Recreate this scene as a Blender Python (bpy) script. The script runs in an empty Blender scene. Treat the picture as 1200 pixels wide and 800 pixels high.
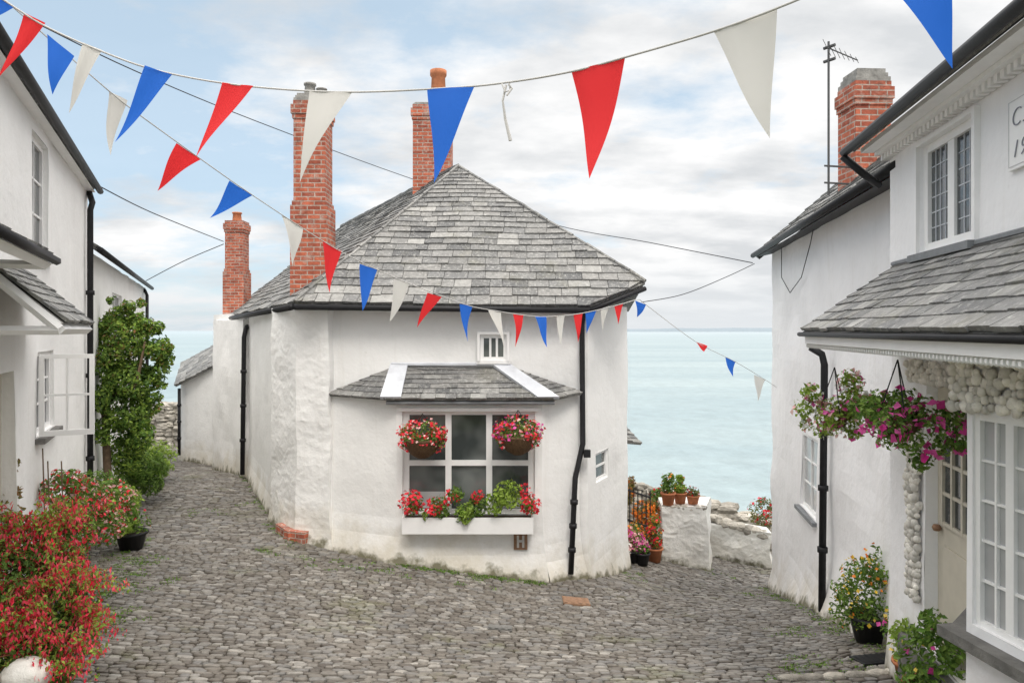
import bpy, math, random
import numpy as np
from mathutils import Vector, noise
random.seed(4)
F = 850.0
SC = bpy.context.scene
COL = SC.collection
def P(px, py, Y): return Vector(((px-600)/F*Y, Y, (387-py)/F*Y))
def XY(px, Y): return ((px-600)/F*Y, Y)

# ------------------------------------------------------------ materials
MATS = {}
def newmat(name):
    m = bpy.data.materials.new(name); m.use_nodes = True
    nt = m.node_tree; b = nt.nodes['Principled BSDF']; MATS[name] = m
    return m, nt, b
def N(nt, t, **kw):
    n = nt.nodes.new(t)
    for k, v in kw.items(): setattr(n, k, v)
    return n
def ln(nt, a, b): nt.links.new(a, b)
def noise_n(nt, vec, scale, detail=6, rough=.6):
    n = N(nt, 'ShaderNodeTexNoise'); n.inputs['Scale'].default_value = scale
    n.inputs['Detail'].default_value = detail; n.inputs['Roughness'].default_value = rough
    ln(nt, vec, n.inputs['Vector']); return n.outputs['Fac']
def mr(nt, v, a, b, c, d):
    n = N(nt, 'ShaderNodeMapRange'); ln(nt, v, n.inputs[0])
    for i, x in enumerate((a, b, c, d)): n.inputs[i+1].default_value = x
    return n.outputs[0]
def math_n(nt, op, a, b=None, clamp=False):
    n = N(nt, 'ShaderNodeMath', operation=op); n.use_clamp = clamp
    for i, x in enumerate((a, b)):
        if x is None: continue
        if isinstance(x, (int, float)): n.inputs[i].default_value = x
        else: ln(nt, x, n.inputs[i])
    return n.outputs[0]
def mix(nt, fac, a, b, blend='MIX'):
    n = N(nt, 'ShaderNodeMix', data_type='RGBA', blend_type=blend)
    for idx, x in ((0, fac), (6, a), (7, b)):
        if isinstance(x, (int, float)): n.inputs[idx].default_value = x
        elif isinstance(x, tuple): n.inputs[idx].default_value = (x[0], x[1], x[2], 1)
        else: ln(nt, x, n.inputs[idx])
    return n.outputs[2]
def scale_col(nt, c, f):
    n = N(nt, 'ShaderNodeVectorMath', operation='SCALE')
    if isinstance(c, tuple): n.inputs[0].default_value = c
    else: ln(nt, c, n.inputs[0])
    ln(nt, f, n.inputs['Scale']); return n.outputs[0]
def bump(nt, b, h, strength, dist, prev=None):
    n = N(nt, 'ShaderNodeBump'); n.inputs['Strength'].default_value = strength
    n.inputs['Distance'].default_value = dist; ln(nt, h, n.inputs['Height'])
    if prev is not None: ln(nt, prev, n.inputs['Normal'])
    if b is not None: ln(nt, n.outputs[0], b.inputs['Normal'])
    return n.outputs[0]
def pos(nt): return N(nt, 'ShaderNodeNewGeometry').outputs['Position']
def island(nt): return N(nt, 'ShaderNodeNewGeometry').outputs['Random Per Island']
def pm(name, col, rough=.8, var=.15, vs=6, isl=0, col2=None, bmp=0, bs=30, bd=.01, trans=0, spec=.35, metal=0):
    m, nt, b = newmat(name); p = pos(nt)
    c = col
    if col2 is not None: c = mix(nt, island(nt), col, col2)
    f = mr(nt, noise_n(nt, p, vs), .25, .75, 1-var, 1+var)
    if isl:
        g = N(nt, 'ShaderNodeTexWhiteNoise', noise_dimensions='1D'); ln(nt, island(nt), g.inputs['W'])
        f = math_n(nt, 'MULTIPLY', f, mr(nt, g.outputs[0], 0, 1, 1-isl, 1+isl))
    c = scale_col(nt, c, f)
    ln(nt, c, b.inputs['Base Color']); b.inputs['Roughness'].default_value = rough
    b.inputs['Specular IOR Level'].default_value = spec; b.inputs['Metallic'].default_value = metal
    if bmp: bump(nt, b, noise_n(nt, p, bs), bmp, bd)
    if trans:
        t = N(nt, 'ShaderNodeBsdfTranslucent'); ln(nt, c, t.inputs['Color'])
        ms = N(nt, 'ShaderNodeMixShader'); ms.inputs[0].default_value = trans
        ln(nt, b.outputs[0], ms.inputs[1]); ln(nt, t.outputs[0], ms.inputs[2])
        ln(nt, ms.outputs[0], nt.nodes['Material Output'].inputs['Surface'])
    return m
def whitewash(name, base=(.80,.80,.80), rough_amt=0.0, dirt=1.0, vd=.05):
    m, nt, b = newmat(name); p = pos(nt)
    c = mix(nt, mr(nt, noise_n(nt, p, 1.3, 8, .65), .38, .68, 0, 1), base, tuple(x*.93 for x in base))
    mp = N(nt, 'ShaderNodeMapping'); mp.inputs['Scale'].default_value = (5, 5, .35); ln(nt, p, mp.inputs[0])
    st = mr(nt, noise_n(nt, mp.outputs[0], 1.0, 6, .7), .56, .8, 0, .28)
    c = mix(nt, st, c, (.62, .59, .53))
    sp = mr(nt, noise_n(nt, p, 14, 4, .7), .66, .78, 0, .3*dirt)
    c = mix(nt, sp, c, (.5, .48, .43))
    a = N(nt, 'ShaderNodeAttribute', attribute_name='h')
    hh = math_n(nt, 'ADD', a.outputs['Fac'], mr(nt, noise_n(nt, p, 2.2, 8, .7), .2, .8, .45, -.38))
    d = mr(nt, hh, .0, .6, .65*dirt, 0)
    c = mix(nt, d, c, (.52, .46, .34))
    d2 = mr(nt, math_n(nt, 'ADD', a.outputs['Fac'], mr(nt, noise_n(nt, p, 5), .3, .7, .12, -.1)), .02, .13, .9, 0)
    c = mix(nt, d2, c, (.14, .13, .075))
    ln(nt, c, b.inputs['Base Color']); b.inputs['Roughness'].default_value = .9
    b.inputs['Specular IOR Level'].default_value = .2
    n1 = bump(nt, None, noise_n(nt, p, 3.0, 3), .35, .05)
    n2 = bump(nt, None, noise_n(nt, p, 22, 5, .65), .35, .012, n1)
    if rough_amt:
        v = N(nt, 'ShaderNodeTexVoronoi', feature='SMOOTH_F1'); v.inputs['Scale'].default_value = 7
        mp2 = N(nt, 'ShaderNodeMapping'); mp2.inputs['Scale'].default_value = (1, 1, 1.5); ln(nt, p, mp2.inputs[0])
        mx = N(nt, 'ShaderNodeVectorMath', operation='ADD'); ln(nt, mp2.outputs[0], mx.inputs[0])
        nz = N(nt, 'ShaderNodeTexNoise'); nz.inputs['Scale'].default_value = 3; ln(nt, p, nz.inputs['Vector'])
        ln(nt, scale_col(nt, nz.outputs['Color'], math_n(nt, 'ADD', .35, 0.0)), mx.inputs[1])
        ln(nt, mx.outputs[0], v.inputs['Vector'])
        n2 = bump(nt, None, math_n(nt, 'MULTIPLY', v.outputs['Distance'], -1), rough_amt, vd, n2)
        n2 = bump(nt, None, noise_n(nt, p, 9, 7, .7), rough_amt, .04, n2)
    ln(nt, n2, b.inputs['Normal'])
    return m
whitewash('whitewash', (.90,.895,.88))
whitewash('whitewash_rough', (.90,.895,.88), .24)
whitewash('whitewash_cool', (.895,.89,.895), 0, .8)
whitewash('whitewash_garden', (.90,.885,.84), .5, .6, .06)
def slate_mat(name, moss=.4, light=1.0):
    m, nt, b = newmat(name); p = pos(nt)
    r = N(nt, 'ShaderNodeValToRGB'); e = r.color_ramp
    cs = [(0,(.095,.096,.097)),(.25,(.165,.165,.163)),(.5,(.225,.22,.21)),(.75,(.135,.135,.132)),(1,(.32,.315,.30))]
    e.elements[0].position = 0; e.elements[0].color = (*cs[0][1],1)
    e.elements[1].position = 1; e.elements[1].color = (*cs[4][1],1)
    for q, c in cs[1:4]: k = e.elements.new(q); k.color = (*c,1)
    ln(nt, island(nt), r.inputs[0])
    c = scale_col(nt, r.outputs[0], mr(nt, noise_n(nt, p, 9, 8, .7), .25, .75, .6*light, 1.4*light))
    c = mix(nt, mr(nt, noise_n(nt, p, 24, 6, .75), .53, .64, 0, .75), c, (.44,.435,.41))
    c = mix(nt, mr(nt, noise_n(nt, p, 1.6, 7, .7), .54, .70, 0, moss), c, (.15,.14,.07))
    c = mix(nt, mr(nt, noise_n(nt, p, 6, 7, .75), .62, .74, 0, .5), c, (.04,.04,.04))
    ln(nt, c, b.inputs['Base Color']); b.inputs['Roughness'].default_value = .7
    b.inputs['Specular IOR Level'].default_value = .4
    bump(nt, b, noise_n(nt, p, 30, 6, .7), .5, .012)
    return m
slate_mat('slate', .3, .95); slate_mat('slate_mossy', .5, 1.1)
def brick_mat(name):
    m, nt, b = newmat(name); p = pos(nt)
    uv = N(nt, 'ShaderNodeUVMap')
    t = N(nt, 'ShaderNodeTexBrick'); ln(nt, uv.outputs[0], t.inputs['Vector'])
    t.inputs['Scale'].default_value = 1; t.inputs['Brick Width'].default_value = .2
    t.inputs['Row Height'].default_value = .07; t.inputs['Mortar Size'].default_value = .008
    t.inputs['Color1'].default_value = (.55,.15,.08,1); t.inputs['Color2'].default_value = (.30,.075,.045,1)
    t.inputs['Mortar'].default_value = (.46,.37,.31,1); t.inputs['Bias'].default_value = -.05
    c = scale_col(nt, t.outputs['Color'], mr(nt, noise_n(nt, p, 7, 6, .7), .25, .75, .55, 1.4))
    c = mix(nt, mr(nt, noise_n(nt, p, 4, 8, .75), .53, .68, 0, .6), c, (.58,.48,.41))
    c = mix(nt, mr(nt, noise_n(nt, p, 2.5, 8, .75), .55, .70, 0, .7), c, (.09,.06,.05))
    ln(nt, c, b.inputs['Base Color']); b.inputs['Roughness'].default_value = .9
    n1 = bump(nt, None, math_n(nt, 'MULTIPLY', t.outputs['Fac'], -1), .8, .015)
    bump(nt, b, noise_n(nt, p, 30), .8, .018, n1)
brick_mat('brick')
def cobble_mat():
    m, nt, b = newmat('cobble'); p = pos(nt)
    r = N(nt, 'ShaderNodeValToRGB'); e = r.color_ramp
    e.elements[0].color = (.085,.072,.06,1); e.elements[1].color = (.29,.27,.24,1)
    for q, c in ((.3,(.135,.118,.098)),(.55,(.19,.173,.15)),(.8,(.145,.138,.13))): k = e.elements.new(q); k.color = (*c,1)
    ln(nt, island(nt), r.inputs[0])
    c = scale_col(nt, r.outputs[0], mr(nt, noise_n(nt, p, 25, 6, .7), .25, .75, .65, 1.35))
    c = scale_col(nt, c, mr(nt, noise_n(nt, p, .9, 4, .6), .3, .7, .78, 1.15))
    c = mix(nt, mr(nt, noise_n(nt, p, .8, 9, .75), .55, .70, 0, .5), c, (.15,.16,.05))
    ln(nt, c, b.inputs['Base Color']); b.inputs['Roughness'].default_value = .55
    b.inputs['Specular IOR Level'].default_value = .45
    bump(nt, b, noise_n(nt, p, 45, 5, .7), .5, .01)
    m, nt, b = newmat('earth_bed'); p = pos(nt)
    c = mix(nt, mr(nt, noise_n(nt, p, 1.1, 8, .7), .46, .60, 0, 1), (.085,.07,.052), (.10,.125,.03))
    c = scale_col(nt, c, mr(nt, noise_n(nt, p, 30, 6, .7), .25, .75, .6, 1.5))
    ln(nt, c, b.inputs['Base Color']); b.inputs['Roughness'].default_value = .95
    bump(nt, b, noise_n(nt, p, 35), .8, .02)
cobble_mat()
def sea_mat():
    m, nt, b = newmat('sea_water'); p = pos(nt)
    mp = N(nt, 'ShaderNodeMapping'); mp.inputs['Scale'].default_value = (.0010, .005, 1); ln(nt, p, mp.inputs[0])
    c = mix(nt, mr(nt, noise_n(nt, mp.outputs[0], 1, 8, .65), .35, .65, 0, 1), (.205,.275,.30), (.29,.355,.365))
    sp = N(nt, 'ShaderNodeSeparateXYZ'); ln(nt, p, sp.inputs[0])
    c = mix(nt, mr(nt, sp.outputs[1], 1500, 14000, 0, .7), c, (.33,.39,.42))  # water pales with distance: horizon haze painted into the base colour
    mp3 = N(nt, 'ShaderNodeMapping'); mp3.inputs['Scale'].default_value = (.07, .05, 1); ln(nt, p, mp3.inputs[0])
    w = noise_n(nt, mp3.outputs[0], 1, 9, .8)
    c = scale_col(nt, c, mr(nt, w, .3, .7, .80, 1.2))
    ln(nt, c, b.inputs['Base Color']); b.inputs['Roughness'].default_value = .42
    b.inputs['Specular IOR Level'].default_value = .35
    mp2 = N(nt, 'ShaderNodeMapping'); mp2.inputs['Scale'].default_value = (.18, .3, 1); ln(nt, p, mp2.inputs[0])
    bump(nt, b, noise_n(nt, mp2.outputs[0], 1, 6, .65), .5, 1.4)
sea_mat()
def glass_mat(name, c1, c2, rough=.06):
    m, nt, b = newmat(name); p = pos(nt)
    c = mix(nt, mr(nt, noise_n(nt, p, 1.8, 2), .35, .65, 0, 1), c1, c2)
    ln(nt, c, b.inputs['Base Color']); b.inputs['Roughness'].default_value = rough
    b.inputs['Specular IOR Level'].default_value = .7
    bump(nt, b, noise_n(nt, p, 5, 2), .2, .012)
glass_mat('glass_dark', (.02,.025,.03), (.08,.09,.095))
glass_mat('glass_grey', (.03,.04,.04), (.17,.185,.18))
glass_mat('glass_curtain', (.38,.385,.39), (.56,.565,.56), .12)
pm('white_paint', (.88,.875,.865), .45, .04, 8, bmp=.2, bs=40, bd=.003)
pm('cream_paint', (.58,.54,.45), .5, .1)
pm('black_iron', (.016,.016,.018), .55, .3, 12, bmp=.3, bs=60, bd=.003, spec=.3)
pm('lead', (.60,.62,.66), .6, .18, 5, bmp=.3, bs=12, bd=.01)
pm('lead_dark', (.20,.21,.22), .6, .25, 6, bmp=.3, bs=12, bd=.01)
pm('stone_cap', (.30,.29,.27), .9, .4, 10, bmp=.8, bs=20, bd=.02)
pm('slab_stone', (.16,.155,.145), .8, .35, 8, bmp=.8, bs=25, bd=.015)
pm('rubble', (.40,.37,.32), .9, .35, 9, isl=.35, bmp=1, bs=16, bd=.04)
pm('terracotta', (.48,.18,.085), .85, .25, 12, bmp=.3, bs=50, bd=.005)
pm('black_plastic', (.02,.02,.022), .5, .2)
pm('wicker', (.12,.07,.035), .85, .5, 40, bmp=1, bs=60, bd=.01)
pm('soil', (.05,.035,.025), .95, .3, 20)
pm('bark', (.16,.11,.07), .9, .35, 18, bmp=.8, bs=30, bd=.02)
pm('stem_red', (.25,.10,.05), .8, .3, 18)
pm('rust', (.26,.15,.09), .75, .35, 20, bmp=.5, bs=50, bd=.006)
pm('shell', (.74,.71,.65), .7, .25, 20, isl=.25, bmp=.3, bs=60, bd=.005)
pm('cord_white', (.55,.54,.52), .8, .1)
pm('cable_black', (.03,.03,.035), .7, .1)
pm('lettering', (.25,.26,.30), .7, .1)
pm('plaque_edge', (.60,.60,.61), .7, .1)
pm('aluminium', (.10,.10,.10), .5, .1, metal=.3)
pm('headland', (.46,.51,.55), .95, .05, .0005)
pm('flag_red', (.85,.04,.045), .7, .03, 3, trans=.4, bmp=.12, bs=10, bd=.012)
pm('flag_blue', (.03,.17,.70), .7, .03, 3, trans=.4, bmp=.12, bs=10, bd=.012)
pm('flag_white', (.76,.745,.70), .7, .03, 3, trans=.4, bmp=.12, bs=10, bd=.012)
pm('leaf_green', (.085,.18,.03), .55, .3, 5, col2=(.21,.32,.06), isl=.35, trans=.35)
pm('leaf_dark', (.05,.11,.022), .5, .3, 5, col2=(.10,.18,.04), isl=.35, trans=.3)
pm('leaf_lime', (.22,.34,.05), .55, .2, 5, col2=(.34,.46,.08), isl=.3, trans=.35)
pm('leaf_olive', (.13,.16,.045), .6, .3, 5, col2=(.22,.22,.07), isl=.35, trans=.3)
pm('leaf_rusty', (.28,.13,.05), .6, .3, 5, col2=(.17,.20,.05), isl=.35, trans=.3)
pm('petal_red', (.70,.015,.03), .55, .2, 9, col2=(.88,.07,.10), isl=.25, trans=.3)
pm('petal_fuchsia', (.80,.025,.06), .55, .2, 9, col2=(.92,.14,.20), isl=.2, trans=.35)
pm('petal_pink', (.68,.03,.28), .55, .2, 9, col2=(.80,.16,.46), isl=.2, trans=.3)
pm('petal_blush', (.80,.38,.40), .55, .2, 9, col2=(.85,.6,.55), isl=.15, trans=.3)
pm('petal_orange', (.80,.18,.02), .55, .2, 9, col2=(.85,.33,.05), isl=.2, trans=.25)
pm('petal_yellow', (.85,.55,.03), .55, .2, 9, col2=(.85,.65,.15), isl=.15, trans=.25)
pm('petal_white', (.80,.80,.77), .55, .1, 9, isl=.1, trans=.3)

# ------------------------------------------------------------ ground height (thin plate)
CP = [(140,800,5.2),(600,800,5.4),(1000,800,5.45),(150,700,7.3),(600,740,7.2),(820,740,7.7),(1000,738,7.6),(1060,765,6.0),
      (170,640,9.6),(190,600,11.5),(200,560,14.5),(345,632,10.1),(290,557,15),(253,550,17.5),(215,540,19.5),(195,522,24),
      (385,648,9.85),(465,662,9.5),(560,674,9.5),(636,683,9.55),(688,676,9.95),(725,668,11.4),(745,655,12.2),
      (905,690,12.07),(965,714,8.8),(800,700,10),(800,662,13),(850,652,15),(600,700,8.7)]
cps = [tuple(P(*c)) for c in CP]
cps += [(0,0,-1.65),(-3,0,-1.6),(3,0,-1.75),(-9,8,-2.6),(8,8,-3.3),(8,14,-4.7),(-12,18,-3.2),(-11,25,-3.8),(2,17,-4.6),(-3,-4,-1.2),(3,-4,-1.2)]
A_ = np.array(cps)
def _phi(r2): return np.where(r2 > 1e-12, .5*r2*np.log(np.maximum(r2, 1e-12)), 0)
nA = len(A_)
K_ = _phi(((A_[:,None,:2]-A_[None,:,:2])**2).sum(-1)) + np.eye(nA)*.25
Q_ = np.c_[np.ones(nA), A_[:,:2]]
S_ = np.block([[K_, Q_],[Q_.T, np.zeros((3,3))]])
W_ = np.linalg.solve(S_, np.r_[A_[:,2], 0, 0, 0])
def garr(x, y):
    x = np.clip(np.asarray(x, float), -13, 11); y = np.clip(np.asarray(y, float), -6, 26)
    xx = x.ravel(); yy = y.ravel()
    r2 = (xx[:,None]-A_[None,:,0])**2 + (yy[:,None]-A_[None,:,1])**2
    return (_phi(r2)@W_[:nA] + W_[nA] + W_[nA+1]*xx + W_[nA+2]*yy).reshape(x.shape)
def g(x, y): return float(garr(np.array([x]), np.array([y]))[0])
def ycut(x): return np.interp(x, [-6,-3,1,6,12], [25.5,22,17.5,17.5,19])

# ------------------------------------------------------------ mesh helpers
class M:
    def __init__(s): s.v = []; s.f = []
    def add(s, vs, fs):
        k = len(s.v); s.v += [tuple(v) for v in vs]; s.f += [tuple(k+i for i in q) for q in fs]; return s
    def box(s, fr, u0, u1, w0, w1, z0, z1):
        o, d, n = fr; vs = []
        for z in (z0, z1):
            for u, w in ((u0,w0),(u1,w0),(u1,w1),(u0,w1)):
                vs.append((o[0]+d[0]*u+n[0]*w, o[1]+d[1]*u+n[1]*w, z))
        return s.add(vs, [(0,1,2,3),(4,7,6,5),(0,4,5,1),(1,5,6,2),(2,6,7,3),(3,7,4,0)])
    def tube(s, pts, r, seg=8):
        pts = [Vector(p) for p in pts]; rs = r if isinstance(r, (list, tuple)) else [r]*len(pts)
        vs = []; fs = []; n = len(pts); prev = None
        for i, p in enumerate(pts):
            t = (pts[min(i+1, n-1)]-pts[max(i-1, 0)]).normalized()
            a = prev if prev is not None else (Vector((0,0,1)) if abs(t.z) < .9 else Vector((1,0,0)))
            b = t.cross(a).normalized(); a = b.cross(t).normalized(); prev = a
            for k in range(seg):
                th = 2*math.pi*k/seg; vs.append(p + (a*math.cos(th)+b*math.sin(th))*rs[i])
        for i in range(n-1):
            for k in range(seg):
                k2 = (k+1) % seg; fs.append((i*seg+k, i*seg+k2, (i+1)*seg+k2, (i+1)*seg+k))
        fs.append(tuple(range(seg))[::-1]); fs.append(tuple((n-1)*seg+k for k in range(seg)))
        return s.add(vs, fs)
    def lathe(s, c, prof, seg=16):
        vs = []; fs = []
        for r, z in prof:
            for k in range(seg):
                th = 2*math.pi*k/seg; vs.append((c[0]+r*math.cos(th), c[1]+r*math.sin(th), c[2]+z))
        for i in range(len(prof)-1):
            for k in range(seg):
                k2 = (k+1) % seg; fs.append((i*seg+k, i*seg+k2, (i+1)*seg+k2, (i+1)*seg+k))
        fs.append(tuple(range(seg))[::-1]); fs.append(tuple((len(prof)-1)*seg+k for k in range(seg)))
        return s.add(vs, fs)
    def blob(s, c, rad, rng, seg=8, rings=5, jit=.15):
        vs = []; fs = []; a0 = rng.random()*6.28
        for i in range(rings+1):
            ph = math.pi*i/rings
            for k in range(seg):
                th = a0+2*math.pi*k/seg; q = 1+rng.uniform(-jit, jit)
                sp = max(math.sin(ph), .02)**.8
                vs.append((c[0]+rad[0]*sp*math.cos(th)*q, c[1]+rad[1]*sp*math.sin(th)*q, c[2]+rad[2]*math.cos(ph)))
        for i in range(rings):
            for k in range(seg):
                k2 = (k+1) % seg; fs.append((i*seg+k, (i+1)*seg+k, (i+1)*seg+k2, i*seg+k2))
        return s.add(vs, fs)
    def build(s, name, mat, parent=None, smooth=False, uv=False, h=False):
        me = bpy.data.meshes.new(name); me.from_pydata(s.v, [], s.f); me.update()
        me.materials.append(MATS[mat])
        if smooth: me.polygons.foreach_set('use_smooth', [True]*len(me.polygons))
        if uv:
            l = me.uv_layers.new(name='UVMap')
            for p in me.polygons:
                n = p.normal
                for li in p.loop_indices:
                    co = me.vertices[me.loops[li].vertex_index].co
                    if abs(n.z) > .7: l.data[li].uv = (co.x, co.y)
                    else:
                        t = Vector((-n.y, n.x)).normalized(); l.data[li].uv = (co.x*t.x+co.y*t.y, co.z)
        if h:
            a = me.attributes.new('h', 'FLOAT', 'POINT'); co = np.array(s.v)
            a.data.foreach_set('value', (co[:,2]-garr(co[:,0], co[:,1])).astype(np.float32))
        o = bpy.data.objects.new(name, me); COL.objects.link(o)
        if parent is not None:
            o.parent = parent
            if parent.type == 'EMPTY': o.location = -parent.location
        return o
def tag(o, label, cat, group=None, kind=None):
    if label: o['label'] = label
    if cat: o['category'] = cat
    if group: o['group'] = group
    if kind: o['kind'] = kind
    return o
def E(name, loc, label, cat, group=None):
    o = bpy.data.objects.new(name, None); COL.objects.link(o); o.location = Vector(loc); o.empty_display_size = .2
    return tag(o, label, cat, group)
def frame(p0, p1):
    d = Vector((p1[0]-p0[0], p1[1]-p0[1])); L = d.length; d /= L
    return (p0, (d.x, d.y), (d.y, -d.x)), L
def useg(px, p0, p1):
    k = (px-600)/F; dx = p1[0]-p0[0]; dy = p1[1]-p0[1]
    t = (k*p0[1]-p0[0])/(dx-k*dy); return t*math.hypot(dx, dy), p0[1]+t*dy
def hole(p0, p1, pa, pb, ya, yb):
    u0, Y0 = useg(pa, p0, p1); u1, Y1 = useg(pb, p0, p1); Y = (Y0+Y1)/2
    return (u0, u1, (387-yb)/F*Y, (387-ya)/F*Y)
def walls(name, parent, pts, zt, mat, holes={}, closed=True, cen=None, flare=.06, step=.22, disp=.022, reveal=.14, cap=False, zb=None, fz=1.4):
    m = M(); n = len(pts)
    if cen is None: cen = (sum(p[0] for p in pts)/n, sum(p[1] for p in pts)/n)
    def dp(x, y, z):
        hh = z-g(x, y); d = Vector((x-cen[0], y-cen[1])).normalized()*flare*math.exp(-max(hh,0)/.25)
        q = noise.noise_vector(Vector((x, y, z))*fz)*disp
        return (x+d.x+q.x, y+d.y+q.y, z+q.z*.3)
    for i in range(n if closed else n-1):
        p0, p1 = pts[i], pts[(i+1) % n]; (o, d, nn), L = frame(p0, p1)
        b = zb if zb is not None else min(g(*p0), g(*p1), g((p0[0]+p1[0])/2, (p0[1]+p1[1])/2))-.35
        hl = holes.get(i, [])
        def cuts(a, c, ex):
            base = list(np.linspace(a, c, max(2, int((c-a)/step)+1)))
            base = [t for t in base if all(abs(t-e) > .03 for e in ex) or t in (a, c)]
            return sorted(base+[e for e in ex if a < e < c])
        us = cuts(0, L, [e for q in hl for e in q[:2]]); zs = cuts(b, zt, [e for q in hl for e in q[2:]])
        k = len(m.v)
        for z in zs:
            for u in us: m.v.append(dp(o[0]+d[0]*u, o[1]+d[1]*u, z))
        nu = len(us)
        for a in range(len(zs)-1):
            for c in range(nu-1):
                um = (us[c]+us[c+1])/2; zm = (zs[a]+zs[a+1])/2
                if any(q[0] < um < q[1] and q[2] < zm < q[3] for q in hl): continue
                m.f.append((k+a*nu+c, k+a*nu+c+1, k+(a+1)*nu+c+1, k+(a+1)*nu+c))
        for (u0, u1, z0, z1) in hl:
            ring = [(u0,z0),(u1,z0),(u1,z1),(u0,z1)]
            vo = [dp(o[0]+d[0]*u, o[1]+d[1]*u, z) for u, z in ring]
            vi = [(o[0]+d[0]*u-nn[0]*reveal, o[1]+d[1]*u-nn[1]*reveal, z) for u, z in ring]
            m.add(vo+vi, [(j, 4+j, 4+(j+1)%4, (j+1)%4) for j in range(4)])
    if cap:
        m.add([dp(p[0], p[1], zt) for p in pts], [tuple(range(n))])
    return m.build(name, mat, parent, smooth=False, h=True)
def add_window(parent, p0, p1, hl, cols, rows, mat='white_paint', glass='glass_dark', inset=.07, bar=.02, edge=.045, thick=None, sill=None, name='window'):
    fr, L = frame(p0, p1); u0, u1, z0, z1 = hl
    m = M(); w0, w1 = -inset-.04, -inset
    e = .012
    m.box(fr, u0-e, u0+edge, w0, w1, z0-e, z1+e); m.box(fr, u1-edge, u1+e, w0, w1, z0-e, z1+e)
    m.box(fr, u0+edge, u1-edge, w0, w1-.002, z0-e, z0+edge); m.box(fr, u0+edge, u1-edge, w0, w1-.002, z1-edge, z1+e)
    for c in range(1, cols):
        uc = u0+edge+(u1-u0-2*edge)*c/cols; b = edge*.8 if (thick and c % thick == 0) else bar/2
        m.box(fr, uc-b, uc+b, w0, w1-(.004 if b > bar else .008), z0+edge, z1-edge)
    for r in range(1, rows):
        zc = z0+edge+(z1-z0-2*edge)*r/rows
        m.box(fr, u0+edge, u1-edge, w0, w1-.012, zc-bar/2, zc+bar/2)
    win = m.build(name, mat, parent)
    M().box(fr, u0+.01, u1-.01, w0-.005, w1-.026, z0+.01, z1-.01).build('pane', glass, win)
    if sill:
        M().box(fr, u0-.06, u1+.06, -.1, .07, z0-.06, z0-.012).build('sill', sill, win)
    return win

def slates(name, parent, poly, rowh=.15, rowh2=None, wmin=.13, wmax=.3, t=.018, mat='slate', seed=1, slab=.04):
    rng = random.Random(seed); poly = [Vector(p) for p in poly]; kj = t/.018
    o = poly[0]; u = (poly[1]-poly[0]).normalized(); nrm = u.cross(poly[-1]-poly[0]).normalized()
    if nrm.z < 0: nrm = -nrm
    v = nrm.cross(u)
    if v.z < 0: v = -v
    p2 = [((p-o).dot(u), (p-o).dot(v)) for p in poly]; vmax = max(q[1] for q in p2); vmin = min(q[1] for q in p2)
    def span(y):
        y = min(max(y, vmin+1e-4), vmax-1e-4); xs = []
        for i in range(len(p2)):
            a, b = p2[i], p2[(i+1) % len(p2)]
            if (a[1]-y)*(b[1]-y) <= 0 and abs(a[1]-b[1]) > 1e-9: xs.append(a[0]+(b[0]-a[0])*(y-a[1])/(b[1]-a[1]))
        return min(xs), max(xs)
    m = M(); y = vmin; rowh2 = rowh2 or rowh
    def W(a, b, c):
        und = .022*kj*noise.noise(Vector((a*1.1, b*1.1, seed)))
        return o+u*a+v*b+nrm*(c+und+.01)
    while y < vmax-.02:
        rh = rowh+(rowh2-rowh)*(y-vmin)/(vmax-vmin); y1 = min(y+rh*1.12, vmax)
        L0, R0 = span(y); L1, R1 = span(y1); x = min(L0, L1)-rng.random()*wmax; end = max(R0, R1)
        while x < end:
            w = rng.uniform(wmin, wmax); gp = .004*min(kj, 1); a, b = x+gp, x+w-gp
            ba, bb = min(max(a, L0), R0), min(max(b, L0), R0); ta, tb = min(max(a, L1), R1), min(max(b, L1), R1)
            x += w
            if bb-ba < .01 and tb-ta < .01: continue
            l1 = t+rng.uniform(0, .013)*kj; l2 = l1+rng.uniform(-.006, .008)*kj; j = rng.uniform(-.016, .010)*kj; j2 = j+rng.uniform(-.007, .007)*kj
            vs = [W(ba, y+j, l1), W(bb, y+j2, l2), W(tb, y1, .004*kj), W(ta, y1, .004*kj), W(ba, y+j, -.012), W(bb, y+j2, -.012), W(tb, y1, -.012), W(ta, y1, -.012)]
            m.add(vs, [(0,1,2,3),(4,5,1,0),(5,6,2,1),(7,4,0,3)])
        y += rh
    k = len(poly)
    m.add([p-nrm*.012 for p in poly]+[p-nrm*slab for p in poly], [tuple(range(k)), tuple(range(2*k-1, k-1, -1))]+[(i, (i+1)%k, k+(i+1)%k, k+i) for i in range(k)])
    return m.build(name, mat, parent)

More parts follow.
